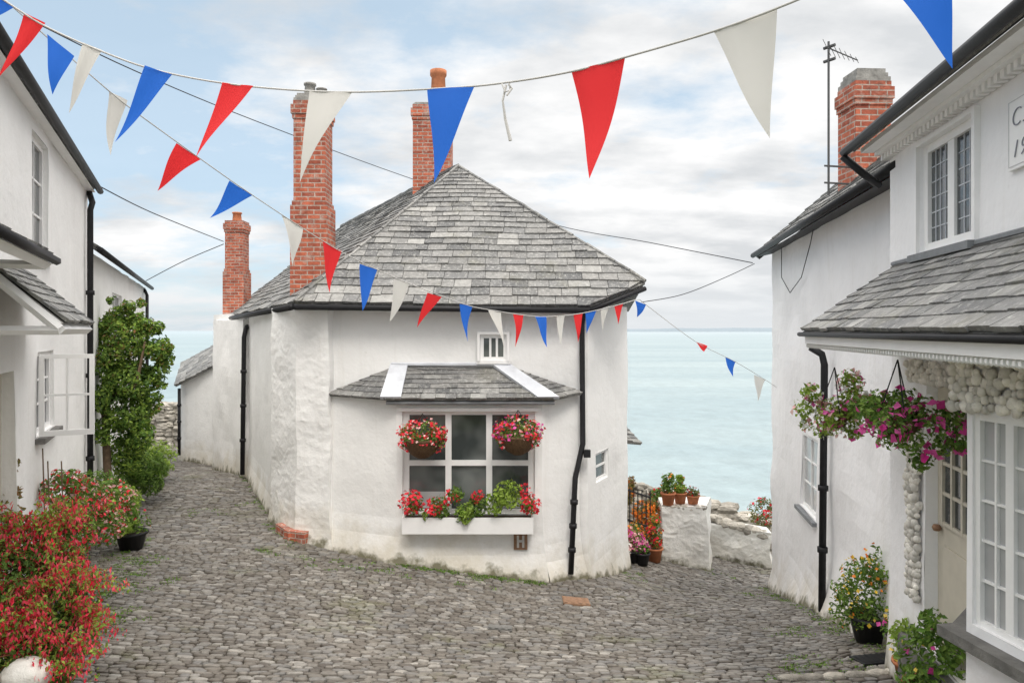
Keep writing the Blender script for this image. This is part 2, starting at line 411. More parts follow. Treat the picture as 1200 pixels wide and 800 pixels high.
def leaves(name, parent, blobs, n, size, mat, seed=0, thr=.0, freq=6., asp=.5, droop=0., shell=.35):
    rng = np.random.default_rng(seed); B = np.array(blobs, float)
    if B.shape[1] == 4: B = np.c_[B, B[:,3], B[:,3]]
    w = (B[:,3]*B[:,4]*B[:,5])**(2/3); w /= w.sum()
    k = int(n*2.2); idx = rng.choice(len(B), k, p=w)
    d = rng.normal(size=(k,3)); d /= np.linalg.norm(d, axis=1)[:,None]
    r = rng.random(k)**shell; p = B[idx,:3]+d*B[idx,3:6]*r[:,None]
    keep = [i for i in range(k) if noise.noise(Vector(p[i])*freq) > thr-.25+ .35*(r[i]-.5)][:n]
    p = p[keep]; d = d[keep]; k = len(p)
    nn = d*.7+rng.normal(size=(k,3))*.6+np.array([0,-.1,.35]); nn /= np.linalg.norm(nn, axis=1)[:,None]
    t = rng.normal(size=(k,3)); t[:,2] -= droop*3; t -= nn*(t*nn).sum(1)[:,None]*(1-min(droop,1)*.6); t /= np.linalg.norm(t, axis=1)[:,None]
    b = np.cross(nn, t); b /= np.linalg.norm(b, axis=1)[:,None]
    s = size*rng.uniform(.6, 1.35, k)[:,None]
    v0 = p-t*s*.5; v2 = p+t*s*.5-nn*s*.12; v1 = p+b*s*asp*.5+nn*s*.08; v3 = p-b*s*asp*.5+nn*s*.08
    V = np.stack([v0,v1,v2,v3], 1).reshape(-1,3)
    m = M(); m.v = V.tolist(); m.f = [(4*i,4*i+1,4*i+2,4*i+3) for i in range(k)]
    return m.build(name, mat, parent)

def inpoly(x, y, poly):
    c = False; j = len(poly)-1
    for i in range(len(poly)):
        xi, yi = poly[i]; xj, yj = poly[j]
        if (yi > y) != (yj > y) and x < (xj-xi)*(y-yi)/(yj-yi)+xi: c = not c
        j = i
    return c

# ------------------------------------------------------------ world, sun, camera
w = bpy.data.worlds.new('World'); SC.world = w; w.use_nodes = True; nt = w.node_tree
bg = nt.nodes['Background']; SUN_EL, SUN_AZ = math.radians(55), math.radians(165)
sky = N(nt, 'ShaderNodeTexSky', sky_type='NISHITA'); sky.sun_disc = False; sky.sun_elevation = SUN_EL; sky.sun_rotation = SUN_AZ
tc = N(nt, 'ShaderNodeTexCoord').outputs['Generated']
sx = N(nt, 'ShaderNodeSeparateXYZ'); ln(nt, tc, sx.inputs[0])
zz = math_n(nt, 'ADD', math_n(nt, 'MAXIMUM', sx.outputs[2], 0.0), .22)
cx = N(nt, 'ShaderNodeCombineXYZ'); ln(nt, math_n(nt, 'DIVIDE', sx.outputs[0], zz), cx.inputs[0]); ln(nt, math_n(nt, 'DIVIDE', sx.outputs[1], zz), cx.inputs[1]); cx.inputs[2].default_value = 3.7
mpa = N(nt, 'ShaderNodeMapping'); mpa.inputs['Scale'].default_value = (1.0, 1.2, 1); ln(nt, cx.outputs[0], mpa.inputs[0])
n1 = noise_n(nt, mpa.outputs[0], 1.5, 10, .6)
mpb = N(nt, 'ShaderNodeMapping'); mpb.inputs['Scale'].default_value = (.9, 1.35, 1); mpb.inputs['Location'].default_value = (4.3, 2.2, 0); ln(nt, cx.outputs[0], mpb.inputs[0])
n2 = noise_n(nt, mpb.outputs[0], 1.6, 10, .56)
cov = math_n(nt, 'ADD', n1, math_n(nt, 'MULTIPLY', sx.outputs[0], .30))
cov = math_n(nt, 'ADD', cov, mr(nt, sx.outputs[2], 0, .25, .2, 0))
cov = math_n(nt, 'ADD', cov, mr(nt, sx.outputs[2], .43, .6, 0, .4))
covm = mr(nt, cov, .39, .56, .10, 1)
bright = mix(nt, mr(nt, n2, .40, .57, 0, 1), (5.35, 5.5, 5.65), (7.5, 7.5, 7.5))
lowc = mix(nt, mr(nt, sx.outputs[2], 0, .10, 1, 0), bright, (5.9, 6.15, 6.35))
bluec = mix(nt, .65, sky.outputs[0], (4.9, 6.3, 7.4))
allc = mix(nt, covm, bluec, lowc)
warm = mix(nt, mr(nt, sx.outputs[2], .42, .8, 0, 1), (1, 1, 1), (1.04, 1.0, .955))
allc = mix(nt, 1.0, allc, warm, 'MULTIPLY')
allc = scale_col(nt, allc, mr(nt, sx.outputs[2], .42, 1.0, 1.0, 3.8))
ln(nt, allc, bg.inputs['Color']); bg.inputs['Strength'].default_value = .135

sd = bpy.data.lights.new('sun', 'SUN'); sd.energy = 1.5; sd.angle = math.radians(18); sd.color = (1, .94, .86)
so = bpy.data.objects.new('sun', sd); COL.objects.link(so)
dirv = Vector((math.sin(SUN_AZ)*math.cos(SUN_EL), math.cos(SUN_AZ)*math.cos(SUN_EL), math.sin(SUN_EL)))
so.rotation_euler = dirv.to_track_quat('Z', 'Y').to_euler()
cd = bpy.data.cameras.new('camera'); co = bpy.data.objects.new('camera', cd); COL.objects.link(co)
cd.sensor_width = 36; cd.lens = 36*F/1200; cd.shift_y = -13/1200; cd.clip_end = 200000; cd.clip_start = .05
co.rotation_euler = (math.radians(90), 0, 0); SC.camera = co
SC.view_settings.view_transform = 'Standard'; SC.view_settings.look = 'None'; SC.view_settings.exposure = 0

# ------------------------------------------------------------ plan of the buildings
def RH(c, Y): return (c+.168*Y, Y)
def LH(c, Y): return (c-.447*Y, Y)
NR = (-.986, .1657); NL = (.913, .408)
W0, W1, W2 = XY(250,17.5), XY(289,15), XY(322,11.4)
F0, F1, F2 = XY(386,10.12), XY(688,10.0), XY(735,11.6)
COT = [W0, W1, W2, (-3.0,10.6), F0, F1, F2, (1.95,13.6), (-1.6,20.3), (-5.6,20.3)]
BAY = [XY(385,10.1), XY(465,9.65), XY(636,9.65), XY(679,9.98)]
TOW = [XY(318,11.05), XY(347,10.2), XY(386,10.0), (-2.3,10.7), (-3.2,11.6)]
LA, LB = LH(-1.38,1.5), LH(-1.38,10.0)
L1 = [LA, LB, (LB[0]-NL[0]*5, LB[1]-NL[1]*5), (LA[0]-NL[0]*5, LA[1]-NL[1]*5)]
LC, LD = (-1.69-.4176*10.02,10.02), (-1.69-.4176*19.2,19.2)
L2 = [LC, LD, (LD[0]-4.6,LD[1]-1.9), (LC[0]-4.6,LC[1]-1.9)]
RA, RB = RH(1.98,5.6), RH(1.98,.5)
R1 = [RA, RB, (RB[0]+5,RB[1]-.84), (RA[0]+5,RA[1]-.84)]
RC, RD = RH(2.3,12.07), RH(2.3,5.55)
R2 = [RC, RD, (RD[0]+4,RD[1]-.66), (RC[0]+4,RC[1]-.66)]
OUT = [XY(211,19.6), XY(251,18.6), (-6.0,20.5), (-7.9,21.4)]
FOOT = [COT, BAY, TOW, L1, L2, R1, R2, OUT]

# ------------------------------------------------------------ ground, cobbles, sea
xs = np.concatenate([np.linspace(-70,-15,12), np.arange(-14,14.01,.28), np.linspace(15,70,12)])
ys = np.concatenate([np.linspace(-30,-5,8), np.arange(-4,26.01,.28), np.linspace(27,120,32)])
X, Y = np.meshgrid(xs, ys)
Z = garr(X, Y)-.015
Z = Z-np.maximum(0, Y-ycut(X))*1.1
Z = np.maximum(Z, -63)
m = M(); m.v = np.stack([X.ravel(), Y.ravel(), Z.ravel()], 1).tolist(); nx = len(xs)
m.f = [(j*nx+i, j*nx+i+1, (j+1)*nx+i+1, (j+1)*nx+i) for j in range(len(ys)-1) for i in range(nx-1)]
tag(m.build('ground', 'earth_bed', smooth=True), 'brown mossy earth bed that drops to the sea behind the houses', 'ground', kind='structure')
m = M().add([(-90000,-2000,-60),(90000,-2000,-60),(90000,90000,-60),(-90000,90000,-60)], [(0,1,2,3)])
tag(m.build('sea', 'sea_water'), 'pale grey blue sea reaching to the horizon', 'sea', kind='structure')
m = M(); vs = []; hx = np.linspace(3500, 16000, 60)
for i, x in enumerate(hx):
    z = 70*math.sin(math.pi*min(1, i/59*1.0+.02))+30+40*noise.noise(Vector((x*.0008,0,0)))
    if i == 0: z = -60
    vs += [(x, 30000, -61), (x, 30000, z), (x, 31500, -61)]
fs = []
for i in range(59): a = i*3; fs += [(a, a+3, a+4, a+1), (a+1, a+4, a+5, a+2)]
tag(m.add(vs, fs).build('headland_hills', 'headland'), 'faint low headland on the far sea horizon', 'hill', kind='structure')

prof = [(1.0,-.02),(.985,.003),(.87,.010),(.5,.013)]
SV = []; SF = []; rng = random.Random(11); y = 3.6
seg = 8
cand = []
while y < 24:
    far = 1.0 if y < 9.5 else 1.3
    rd = rng.uniform(.046, .070)*far
    xlim = .75*y+.8; x = -xlim
    while x < xlim:
        L = rng.uniform(.065, .14)*far; xc = x+L/2; x += L
        wy = y + .22*noise.noise(Vector((xc*.35, y*.35, 0))) + .10*math.sin(xc*.5)+rng.uniform(-.005,.005)
        if y > 16 and xc > -4: continue
        if any(inpoly(xc, wy, pl) for pl in FOOT): continue
        cand.append((xc, wy, L, rd))
    y += rd
ca = np.array(cand); gz = garr(ca[:,0], ca[:,1]); gx = (garr(ca[:,0]+.1, ca[:,1])-gz)/.1; gy = (garr(ca[:,0], ca[:,1]+.1)-gz)/.1
tr_ = []
for q in range(seg):
    th = 2*math.pi*(q+.5)/seg; c = math.cos(th); s = math.sin(th)
    tr_.append((math.copysign(abs(c)**.58, c), math.copysign(abs(s)**.58, s)))
for i, (xc, yc, L, rd) in enumerate(cand):
    a = rng.gauss(0, .11)+.25*noise.noise(Vector((xc*.5,yc*.5,3))); ca_, sa_ = math.cos(a), math.sin(a); k = len(SV); hz = rng.uniform(-.005, .006)
    jr = [rng.uniform(.88, 1.10) for _ in range(seg)]; tx = rng.gauss(0, .05); ty = rng.gauss(0, .05); hs = rng.uniform(.7,1.3)
    for r, z in prof:
        for q in range(seg):
            ux = tr_[q][0]*L*.505*r*jr[q]; uy = tr_[q][1]*rd*.505*r*jr[q]
            dx = ux*ca_-uy*sa_; dy = ux*sa_+uy*ca_
            SV.append((xc+dx, yc+dy, gz[i]+gx[i]*dx+gy[i]*dy+z*hs+hz+tx*dx+ty*dy))
    for ri in range(3):
        for q in range(seg):
            q2 = (q+1) % seg; SF.append((k+ri*seg+q, k+ri*seg+q2, k+(ri+1)*seg+q2, k+(ri+1)*seg+q))
    SF.append(tuple(k+3*seg+q for q in range(seg)))
m = M(); m.v = SV; m.f = SF
tag(m.build('cobbled_street', 'cobble', smooth=True), 'street of worn grey brown cobbles sloping between the cottages', 'street', kind='structure')

# ------------------------------------------------------------ helpers for house parts
def gutter(parent, pts, r=.05, name='gutter'): return M().tube(pts, r, 8).build(name, 'black_iron', parent, smooth=True)
def downpipe(parent, pts, r=.035, name='downpipe'):
    m = M().tube(pts, r, 10)
    a, b = Vector(pts[-2]), Vector(pts[-1])
    for k in range(1, 4):
        q = a.lerp(b, k/4); m.tube([q-Vector((0,0,.03)), q+Vector((0,0,.03))], r*1.4, 10)
    return m.build(name, 'black_iron', parent, smooth=True)
def chimney(parent, c, wd, dp, z0, z1, shoulder=None, ang=0, cap=None, pots=(), name='chimney', cor=.035):
    d = (math.cos(ang), math.sin(ang)); n = (d[1], -d[0]); fr = ((c[0], c[1]), d, n); a, b = wd/2, dp/2
    m = M()
    if shoulder: m.box(fr, -a-.04, a+.04, -b-.04, b+.04, z0, shoulder); m.box(fr, -a-.02, a+.02, -b-.02, b+.02, shoulder, shoulder+.07); m.box(fr, -a, a, -b, b, shoulder+.07, z1-.28)
    else: m.box(fr, -a, a, -b, b, z0, z1-.28)
    m.box(fr, -a-cor*.5, a+cor*.5, -b-cor*.5, b+cor*.5, z1-.28, z1-.21); m.box(fr, -a-cor, a+cor, -b-cor, b+cor, z1-.21, z1-.07); m.box(fr, -a-.005, a+.005, -b-.005, b+.005, z1-.07, z1)
    o = m.build(name, 'brick', parent, uv=True)
    if cap:
        mc = M()
        for k in range(3): mc.box(fr, -a+.02*k, a-.02*k, -b+.02*k, b-.02*k, z1+cap*k/3, z1+cap*(k+1)/3)
        mc.build('chimney_cap', 'stone_cap', o)
    for (pu, r, hh, mt) in pots:
        pc = (c[0]+d[0]*pu, c[1]+d[1]*pu, z1+(cap or 0))
        M().lathe(pc, [(r*.95,-.02),(r*.9,hh*.15),(r*.78,hh*.8),(r*.95,hh*.86),(r*.95,hh),(r*.7,hh),(r*.65,hh*.8)], 14).build('chimney_pot', mt, o, smooth=True)
    return o

# ------------------------------------------------------------ central cottage
cot = E('corner_cottage', (-1, 12, g(-1, 9.6)), 'white corner cottage with hipped slate roof, bay window and three brick chimneys', 'cottage')
E0 = P(346,355,9.85); R1p = P(691,359,9.78); AP = P(537,196,13.0)
nf = (R1p-E0).cross(AP-E0)
def hit(px, py, p0, n): d = P(px, py, 1); t = p0.dot(n)/d.dot(n); return d*t
R2p = hit(756,331,E0,nf); E1 = P(262,372,18); nl = (E1-E0).cross(AP-E0); BP = hit(400,266,E0,nl)
rf = slates('roof', cot, [E0, R1p, R2p, AP], .20, .125, .17, .40, t=.016, mat='slate', seed=5)
slates('roof_slope', rf, [E1, E0, AP, BP], .20, .13, .17, .38, t=.016, mat='slate', seed=6)
R3p = Vector((2.25,14,.36)); B2 = Vector((-1.6,21.5,.4)); E2 = Vector((-6.0,21.3,.35))
m = M()
for tri in ((R2p,R3p,AP),(R3p,B2,BP,AP),(B2,E2,BP),(E2,E1,BP)): m.add(tri, [tuple(range(len(tri)))])
m.build('roof_slope', 'slate', rf)
m = M(); up = Vector((0,0,.03))
for (a, b, r_) in ((E0,AP,.03),(R2p,AP,.03),(AP,BP,.045)):
    n_ = int((b-a).length/.3); rr0 = random.Random(1)
    for k in range(n_): m.tube([a.lerp(b,k/n_)+up*rr0.uniform(.6,1.2), a.lerp(b,(k+.97)/n_)+up*rr0.uniform(.6,1.2)], r_, 6)
m.build('ridge_tile', 'slate', rf)
hs_r = hole(F1, F2, 698, 713, 528, 562); hs_f = hole(F0, F1, 564, 593, 393, 421)
walls('wall', cot, COT, .37, 'whitewash', holes={4:[hs_f], 5:[hs_r]}, flare=.1, cap=True)
wf = add_window(cot, F0, F1, hs_f, 3, 1, sill='white_paint', inset=-.03, bar=.03, edge=.035, glass='glass_grey')
fF, _ = frame(F0, F1); u0,u1,z0,z1 = hs_f; m = M()
m.box(fF, u0-.05, u0-.014, -.02, .085, z0-.02, z1+.05); m.box(fF, u1+.014, u1+.05, -.02, .085, z0-.02, z1+.05); m.box(fF, u0-.014, u1+.014, -.02, .083, z1+.014, z1+.05)
m.build('window_surround', 'white_paint', wf)
add_window(cot, F1, F2, hs_r, 1, 2, inset=.03, bar=.03, glass='glass_grey')
walls('buttress', cot, TOW, .33, 'whitewash_rough', cap=True, flare=.10, disp=.03, step=.12, fz=2.4)
walls('rear_wall', cot, [XY(249,17.2), XY(285,14.6), (-5.2,14.9), (-6.9,17.6)], .22, 'whitewash', cap=True, disp=.04, step=.2)
hb = hole(BAY[1], BAY[2], 472, 627, 482, 602)
walls('bay_wall', cot, BAY, -.86, 'whitewash', holes={1:[hb]}, closed=False, cen=(-.8,11), flare=.16, cap=False)
fr, L = frame(BAY[1], BAY[2]); u0,u1,z0,z1 = hb; m = M(); W = lambda f: u0+(u1-u0)*f
for a, b in ((0,.045),(.325,.365),(.635,.675),(.955,1)): m.box(fr, W(a)-.01, W(b), -.11, -.05, z0, z1)
zm = z0+(z1-z0)*.49
for a, b in ((.045,.325),(.365,.635),(.675,.955)):
    m.box(fr, W(a), W(b), -.11, -.055, z0, z0+.05); m.box(fr, W(a), W(b), -.11, -.055, z1-.05, z1); m.box(fr, W(a), W(b), -.11, -.055, zm-.035, zm+.035)
win = m.build('bay_window', 'white_paint', cot)
M().box(fr, u0, u1, -.115, -.09, z0, z1).build('pane', 'glass_grey', win)
m = M()
m.box(fr, W(.05), W(.32), -.089, -.085, z0+.06, z0+.28)
m.box(fr, W(.68), W(.95), -.089, -.085, z0+.06, z0+.2)
m.build('blind', 'glass_curtain', win)
m = M(); m.box(fr, u0-.05, u1+.05, -.02, .03, z1+.005, z1+.05); m.build('window_head', 'white_paint', win)
b0 = Vector((*XY(381,10.06),-.89)); b1 = Vector((*XY(452,9.5),-.90)); b2 = Vector((*XY(650,9.5),-.90)); b3 = Vector((*XY(685,9.92),-.86))
t0 = Vector((*XY(463,10.1),-.50)); t1 = Vector((*XY(594,10.02),-.50))
pr = slates('bay_roof', cot, [b1,b2,t1,t0], .11, .09, .13, .26, t=.012, seed=8, slab=.02)
slates('bay_roof_slope', pr, [b0,b1,t0], .11, .09, .13, .26, t=.012, seed=9, slab=.02)
slates('bay_roof_slope', pr, [b2,b3,t1], .11, .09, .13, .26, t=.012, seed=10, slab=.02)
for (a, b, wl, wr) in ((b1,t0,-.07,.2),(b2,t1,-.22,.06)):
    m = M(); n_ = Vector((0,-.55,.8))*.045
    c = Vector((1,0,0)); q = [a+c*wl+n_, a+c*wr+n_, b+c*wr*.9+n_, b+c*wl*.9+n_]
    m.add(q+[p-n_ for p in q], [(0,1,2,3),(4,5,1,0),(5,6,2,1),(6,7,3,2),(7,4,0,3)]); m.build('lead_flashing', 'lead', pr)
M().tube([t0+Vector((-.05,-.02,.03)), t1+Vector((.05,-.02,.03))], .025, 6).build('flashing', 'lead', pr)
M().tube([b1+Vector((0,.05,-.05)), b2+Vector((0,.05,-.05))], .03, 6).build('eave_board', 'lead_dark', pr)
dz = Vector((0,0,-.055))
gutter(cot, [E0+dz+Vector((0,-.03,0)), R1p+dz+Vector((0,-.03,0))], .04)
gutter(cot, [R1p+dz, R2p+dz+Vector((0,0,-.03))], .035)
gutter(cot, [E1+dz+Vector((-.05,0,0)), E0+dz+Vector((-.05,-.0,0))], .045)
M().add([E0+dz*1.6+Vector((0,.04,0)), R1p+dz*1.6+Vector((0,.04,0)), R1p+dz*.2+Vector((0,.04,0)), E0+dz*.2+Vector((0,.04,0))], [(0,1,2,3)]).build('fascia', 'black_iron', cot)
dp_ = downpipe(cot, [P(684,364,9.78), P(683,374,9.92), P(682,380,9.93), P(683,520,9.9), P(674,560,9.78), P(669,672,9.72)], .038)
M().box((tuple(XY(690,9.86)),(1,0),(0,-1)), -.07, .02, -.03, .05, -1.72, -1.62).build('bracket', 'black_iron', dp_)
downpipe(cot, [P(291,378,14.9), P(288,386,14.5), P(286,395,14.5), P(284,556,14.4)], .045)
chimney(cot, (P(364,0,11.1).x, 11.25), .48, .45, .2, 3.5, shoulder=1.9, cap=.12, pots=((-.05,.10,.2,'stone_cap'),(.13,.09,.12,'stone_cap')))
chimney(cot, (P(507,0,14).x, 14.1), .72, .55, 2.2, 4.3, cap=.06, pots=((.1,.17,.68,'terracotta'),))
chimney(cot, (P(276,0,17.4).x, 17.5), .42, .42, 0, 2.62, shoulder=1.4, cap=None, pots=((0,.12,.22,'terracotta'),))
fr2, _ = frame(BAY[1], BAY[2]); uv_, _ = useg(610, BAY[1], BAY[2])
vt = M().box(fr2, uv_-.09, uv_+.09, 0, .05, -2.9, -2.68).build('vent_plate', 'rust', cot)
m = M(); m.box(fr2, uv_-.05, uv_-.02, .05, .06, -2.87, -2.71); m.box(fr2, uv_+.02, uv_+.05, .05, .06, -2.87, -2.71); m.box(fr2, uv_-.02, uv_+.02, .05, .058, -2.80, -2.77); m.build('vent_slot', 'cord_white', vt)
fT, LT = frame(TOW[0], TOW[1]); fT2, _ = frame(TOW[1], TOW[2])
bk = M(); bk.box(fT, LT-.42, LT+.10, -.1, .15, -3.2, -2.78); bk.box(fT2, -.10, .25, -.1, .149, -3.2, -2.782); bk.build('brick_footing', 'brick', cot, uv=True)
slates('lean_to_roof', cot, [P(728,517,12.6), P(752,519,12.9), P(733,497,13.3), P(720,497,13.2)], .12, mat='slate', seed=12)

# window baskets, window box
def basket(label, c, r, petals, seed, leafm='leaf_green', group='hanging baskets', hang=.35, n=1.0, lsize=.045, trail=(), bigs=1.0):
    e = E('hanging_basket', (c[0], c[1], c[2]-r), label, 'hanging basket', group)
    pr = [(r*.25,-r*.9),(r*.6,-r*.7),(r*.88,-r*.35),(r,0),(r*1.04,.02),(r*.95,.02)]
    M().lathe(c, pr, 14).build('basket', 'wicker', e, smooth=True)
    m = M(); top = Vector(c)+Vector((0,0,hang))
    for k in range(3): a = 2.1*k+.4; m.tube([Vector(c)+Vector((r*math.cos(a), r*math.sin(a), 0)), top], .004, 5)
    m.build('chain', 'black_iron', e)
    q = bigs
    bl = [(c[0],c[1],c[2]+r*.35,r*1.15*q,r*1.0*q,r*.7*q),(c[0]-r*.7,c[1]-r*.2,c[2]+r*.1,r*.5*q,r*.5*q,r*.6*q),(c[0]+r*.7,c[1]-r*.2,c[2]+r*.1,r*.5*q,r*.5*q,r*.6*q)]+list(trail)
    leaves('leaves', e, bl, int(900*n), lsize, leafm, seed, thr=-.1)
    for k, (pmn, cnt_, sz) in enumerate(petals):
        leaves('flowers', e, [(b[0],b[1],b[2],b[3]*1.1,b[4]*1.1,b[5]*1.1) for b in bl], int(cnt_*n), sz, pmn, seed+20+k, thr=.02, freq=9, asp=.9, shell=.15)
    return e
basket('hanging basket of red flowers at the left of the bay window', tuple(P(495,516,9.4)), .25, (('petal_red',300,.045),('petal_blush',130,.04)), 31, bigs=1.08, n=1.1)
basket('hanging basket of pink and red flowers at the right of the bay window', tuple(P(607,512,9.4)), .25, (('petal_red',220,.045),('petal_pink',120,.045),('petal_blush',100,.04)), 32, bigs=1.12, n=1.1)
e = E('window_box', P(550,620,9.5), 'long white window box of red and lime plants below the bay window', 'window box')
fw = (tuple(XY(474,9.63)), (1,0), (0,-1)); Lw = P(625,0,9.6).x-P(474,0,9.6).x
m = M(); m.box(fw, 0, Lw, .20, .225, -2.64, -2.43); m.box(fw, 0, .025, 0, .198, -2.64, -2.43); m.box(fw, Lw-.025, Lw, 0, .198, -2.64, -2.43); m.box(fw, .025, Lw-.025, .0, .2, -2.635, -2.61); m.build('box', 'white_paint', e)
M().box(fw, .026, Lw-.026, 0, .198, -2.60, -2.45).build('soil', 'soil', e)
def bl(px, py, Y, r, ry=None): p = P(px, py, Y); return (p.x, p.y, p.z, r, ry or r, r)
leaves('leaves', e, [bl(485,590,9.5,.15),bl(515,594,9.5,.16),bl(560,592,9.5,.15),bl(545,602,9.45,.13),bl(620,592,9.5,.12),bl(535,580,9.5,.12)], 1300, .055, 'leaf_green', 41, thr=-.1)
leaves('trailing_leaves', e, [bl(596,580,9.45,.2),bl(545,598,9.42,.12),bl(580,590,9.42,.15),bl(500,602,9.40,.07),bl(545,608,9.38,.07)], 900, .06, 'leaf_lime', 42, thr=-.1)
leaves('flowers', e, [bl(482,588,9.46,.17),bl(508,592,9.44,.13),bl(528,584,9.45,.12),bl(621,590,9.46,.15),bl(560,582,9.45,.10),bl(614,572,9.46,.08)], 480, .045, 'petal_red', 43, thr=.03, freq=9, asp=.9, shell=.2)

# ------------------------------------------------------------ left outbuilding and stone wall
ob = E('outbuilding', (OUT[0][0], OUT[0][1], g(*OUT[0])), 'small white outbuilding with a slate roof behind the corner cottage', 'shed')
walls('wall', ob, OUT, -1.46, 'whitewash', disp=.03)
OA, OB = Vector((*OUT[0],-1.47)), Vector((*OUT[1],-1.47)); m = M(); m.add([OA, OB, OB+Vector((0,0,.60)), OA+Vector((0,0,.03))], [(0,1,2,3)]); m.build('gable', 'whitewash', ob, h=True)
s1 = P(205,452,19.3); s2 = P(256,426,18.35); sv = Vector((-1.0,2.6,.50))
slates('roof', ob, [s1+sv, s1, s2, s2+sv], .18, mat='slate', seed=14, wmin=.18, wmax=.35)
downpipe(ob, [P(210,455,19.4), P(210,533,19.4)], .04)
def rubble_wall(name, label, p0, p1, zt0, zt1, th, mat, size=.14, seed=1, depth=1.0):
    rr = random.Random(seed); fr, L = frame(p0, p1); m = M(); s = 0
    while s < L:
        w_ = rr.uniform(.6, 1.7)*size; zt = zt0+(zt1-zt0)*s/L+rr.uniform(-.05,.05); gz_ = g(p0[0]+fr[1][0]*s, p0[1]+fr[1][1]*s)
        z = zt
        while z > max(gz_-.1, zt-depth*3):
            hgt = rr.uniform(.4, .8)*size; so_ = rr.uniform(-.3,.3)*w_
            for wo in ((0, -th) if z < zt-.01 else (0, -th*.5, -th)):
                c = (p0[0]+fr[1][0]*(s+w_/2+so_)+fr[2][0]*wo, p0[1]+fr[1][1]*(s+w_/2+so_)+fr[2][1]*wo, z-hgt/2+rr.uniform(-.03,.03))
                m.blob(c, (w_*.66, size*.5, hgt*.6), rr, 6, 4, .22)
            z -= hgt*.85
        s += w_
    zb = min(g(*p0), g(*p1))-.2
    m.add([(p0[0],p0[1],zb),(p1[0],p1[1],zb),(p1[0],p1[1],zt1-.08),(p0[0],p0[1],zt0-.08),
           (p0[0]-fr[2][0]*th,p0[1]-fr[2][1]*th,zb),(p1[0]-fr[2][0]*th,p1[1]-fr[2][1]*th,zb),(p1[0]-fr[2][0]*th,p1[1]-fr[2][1]*th,zt1-.08),(p0[0]-fr[2][0]*th,p0[1]-fr[2][1]*th,zt0-.08)],
          [(0,1,2,3),(7,6,5,4),(3,2,6,7),(0,3,7,4),(1,5,6,2)])
    return tag(m.build(name, mat, smooth=False), label, 'wall')
rubble_wall('stone_wall', 'dry stone wall across the far end of the left lane', XY(160,24), XY(226,24.4), -2.35, -2.5, .4, 'rubble', .24, 21)

# ------------------------------------------------------------ left near house
h1 = E('terraced_house', (LB[0], LB[1], g(*LB)), 'tall white house at the left edge with slate door hood and open casement', 'house')
def Lu(Yv): return (Yv-LA[1])*math.hypot(1, .447)
hw_up = (Lu(6.4), Lu(7.15), .72, 1.78); hw_lo = (Lu(6.65), Lu(7.5), -.98, -.2); hd = (Lu(5.0), Lu(5.75), -2.45, -.32)
walls('wall', h1, L1, 1.95, 'whitewash', holes={0:[hw_up, hw_lo, hd]}, flare=.05)
add_window(h1, LA, LB, hw_up, 2, 3, sill='lead_dark', inset=.04)
wl = add_window(h1, LA, LB, hw_lo, 2, 3, sill='slab_stone', inset=.04)
fl, _ = frame(LA, LB)
m = M(); m.box(fl, hd[0], hd[1], -.13, -.08, hd[2], hd[3]); d1 = m.build('door', 'cream_paint', h1)
m = M()
for k in range(4): m.box(fl, hd[0]+.08+(k%2)*.32, hd[0]+.33+(k%2)*.32, -.08, -.065, hd[2]+.2+(k//2)*.85, hd[2]+.9+(k//2)*.85)
m.build('door_panel', 'cream_paint', d1)
hp = LH(-1.38, 6.62); fc = ((hp[0]+NL[0]*.02, hp[1]+NL[1]*.02), NL, (.408,-.913)); m = M(); cw = .44
m.box(fc, 0, .04, -.02, .02, -.97, -.22); m.box(fc, cw-.04, cw, -.02, .02, -.97, -.22); m.box(fc, .04, cw-.04, -.018, .018, -.26, -.22); m.box(fc, .04, cw-.04, -.018, .018, -.97, -.92)
m.box(fc, .04, cw-.04, -.012, .012, -.605, -.585); m.box(fc, cw/2-.01, cw/2+.01, -.01, .01, -.92, -.26)
cs = m.build('casement', 'white_paint', wl)
n_ = Vector((NL[0], NL[1], 0))
def roof2(parent, A, B, nout, z, slope, depth, over=.25, over_e=.12, mat='slate', seed=1, rh=.18):
    d = Vector((B[0]-A[0], B[1]-A[1], 0)).normalized(); nn = Vector((nout[0], nout[1], 0)); A = Vector((A[0],A[1],0))-d*over_e; B = Vector((B[0],B[1],0))+d*over_e
    e0 = A+nn*over+Vector((0,0,z-over*slope*.3)); e1 = B+nn*over+Vector((0,0,z-over*slope*.3))
    run = depth/2+over; r0 = e0-nn*run+Vector((0,0,run*slope)); r1 = e1-nn*run+Vector((0,0,run*slope))
    rf = slates('roof', parent, [e0,e1,r1,r0], rh, rh*.8, .16, .36, t=.015, mat=mat, seed=seed)
    q0 = r0-nn*run-Vector((0,0,run*slope)); q1 = r1-nn*run-Vector((0,0,run*slope))
    M().add([r0,r1,q1,q0], [(0,1,2,3)]).build('roof_slope', mat, rf)
    M().tube([r0, r1], .07, 8).build('ridge_tile', mat, rf, smooth=True)
    return e0, e1, r0, r1, rf
def gable(parent, A, B, nout, z, slope, depth, mat='whitewash'):
    m = M(); nn = Vector((nout[0], nout[1], 0)); up = Vector((0,0,depth/2*slope))
    for q in (A, B):
        a = Vector((q[0],q[1],z-.05)); m.add([a, a-nn*depth, a-nn*depth/2+up], [(0,1,2)])
    m.build('gable', mat, parent, h=True)
e0, e1, r0, r1, rf = roof2(h1, LA, LB, NL, 2.0, .95, 5, over=.09, over_e=.05, seed=21)
gable(h1, LA, LB, NL, 1.95, .95, 5)
gutter(h1, [e0+Vector((.05,0,-.04)), e1+Vector((.05,.03,-.04))], .042)
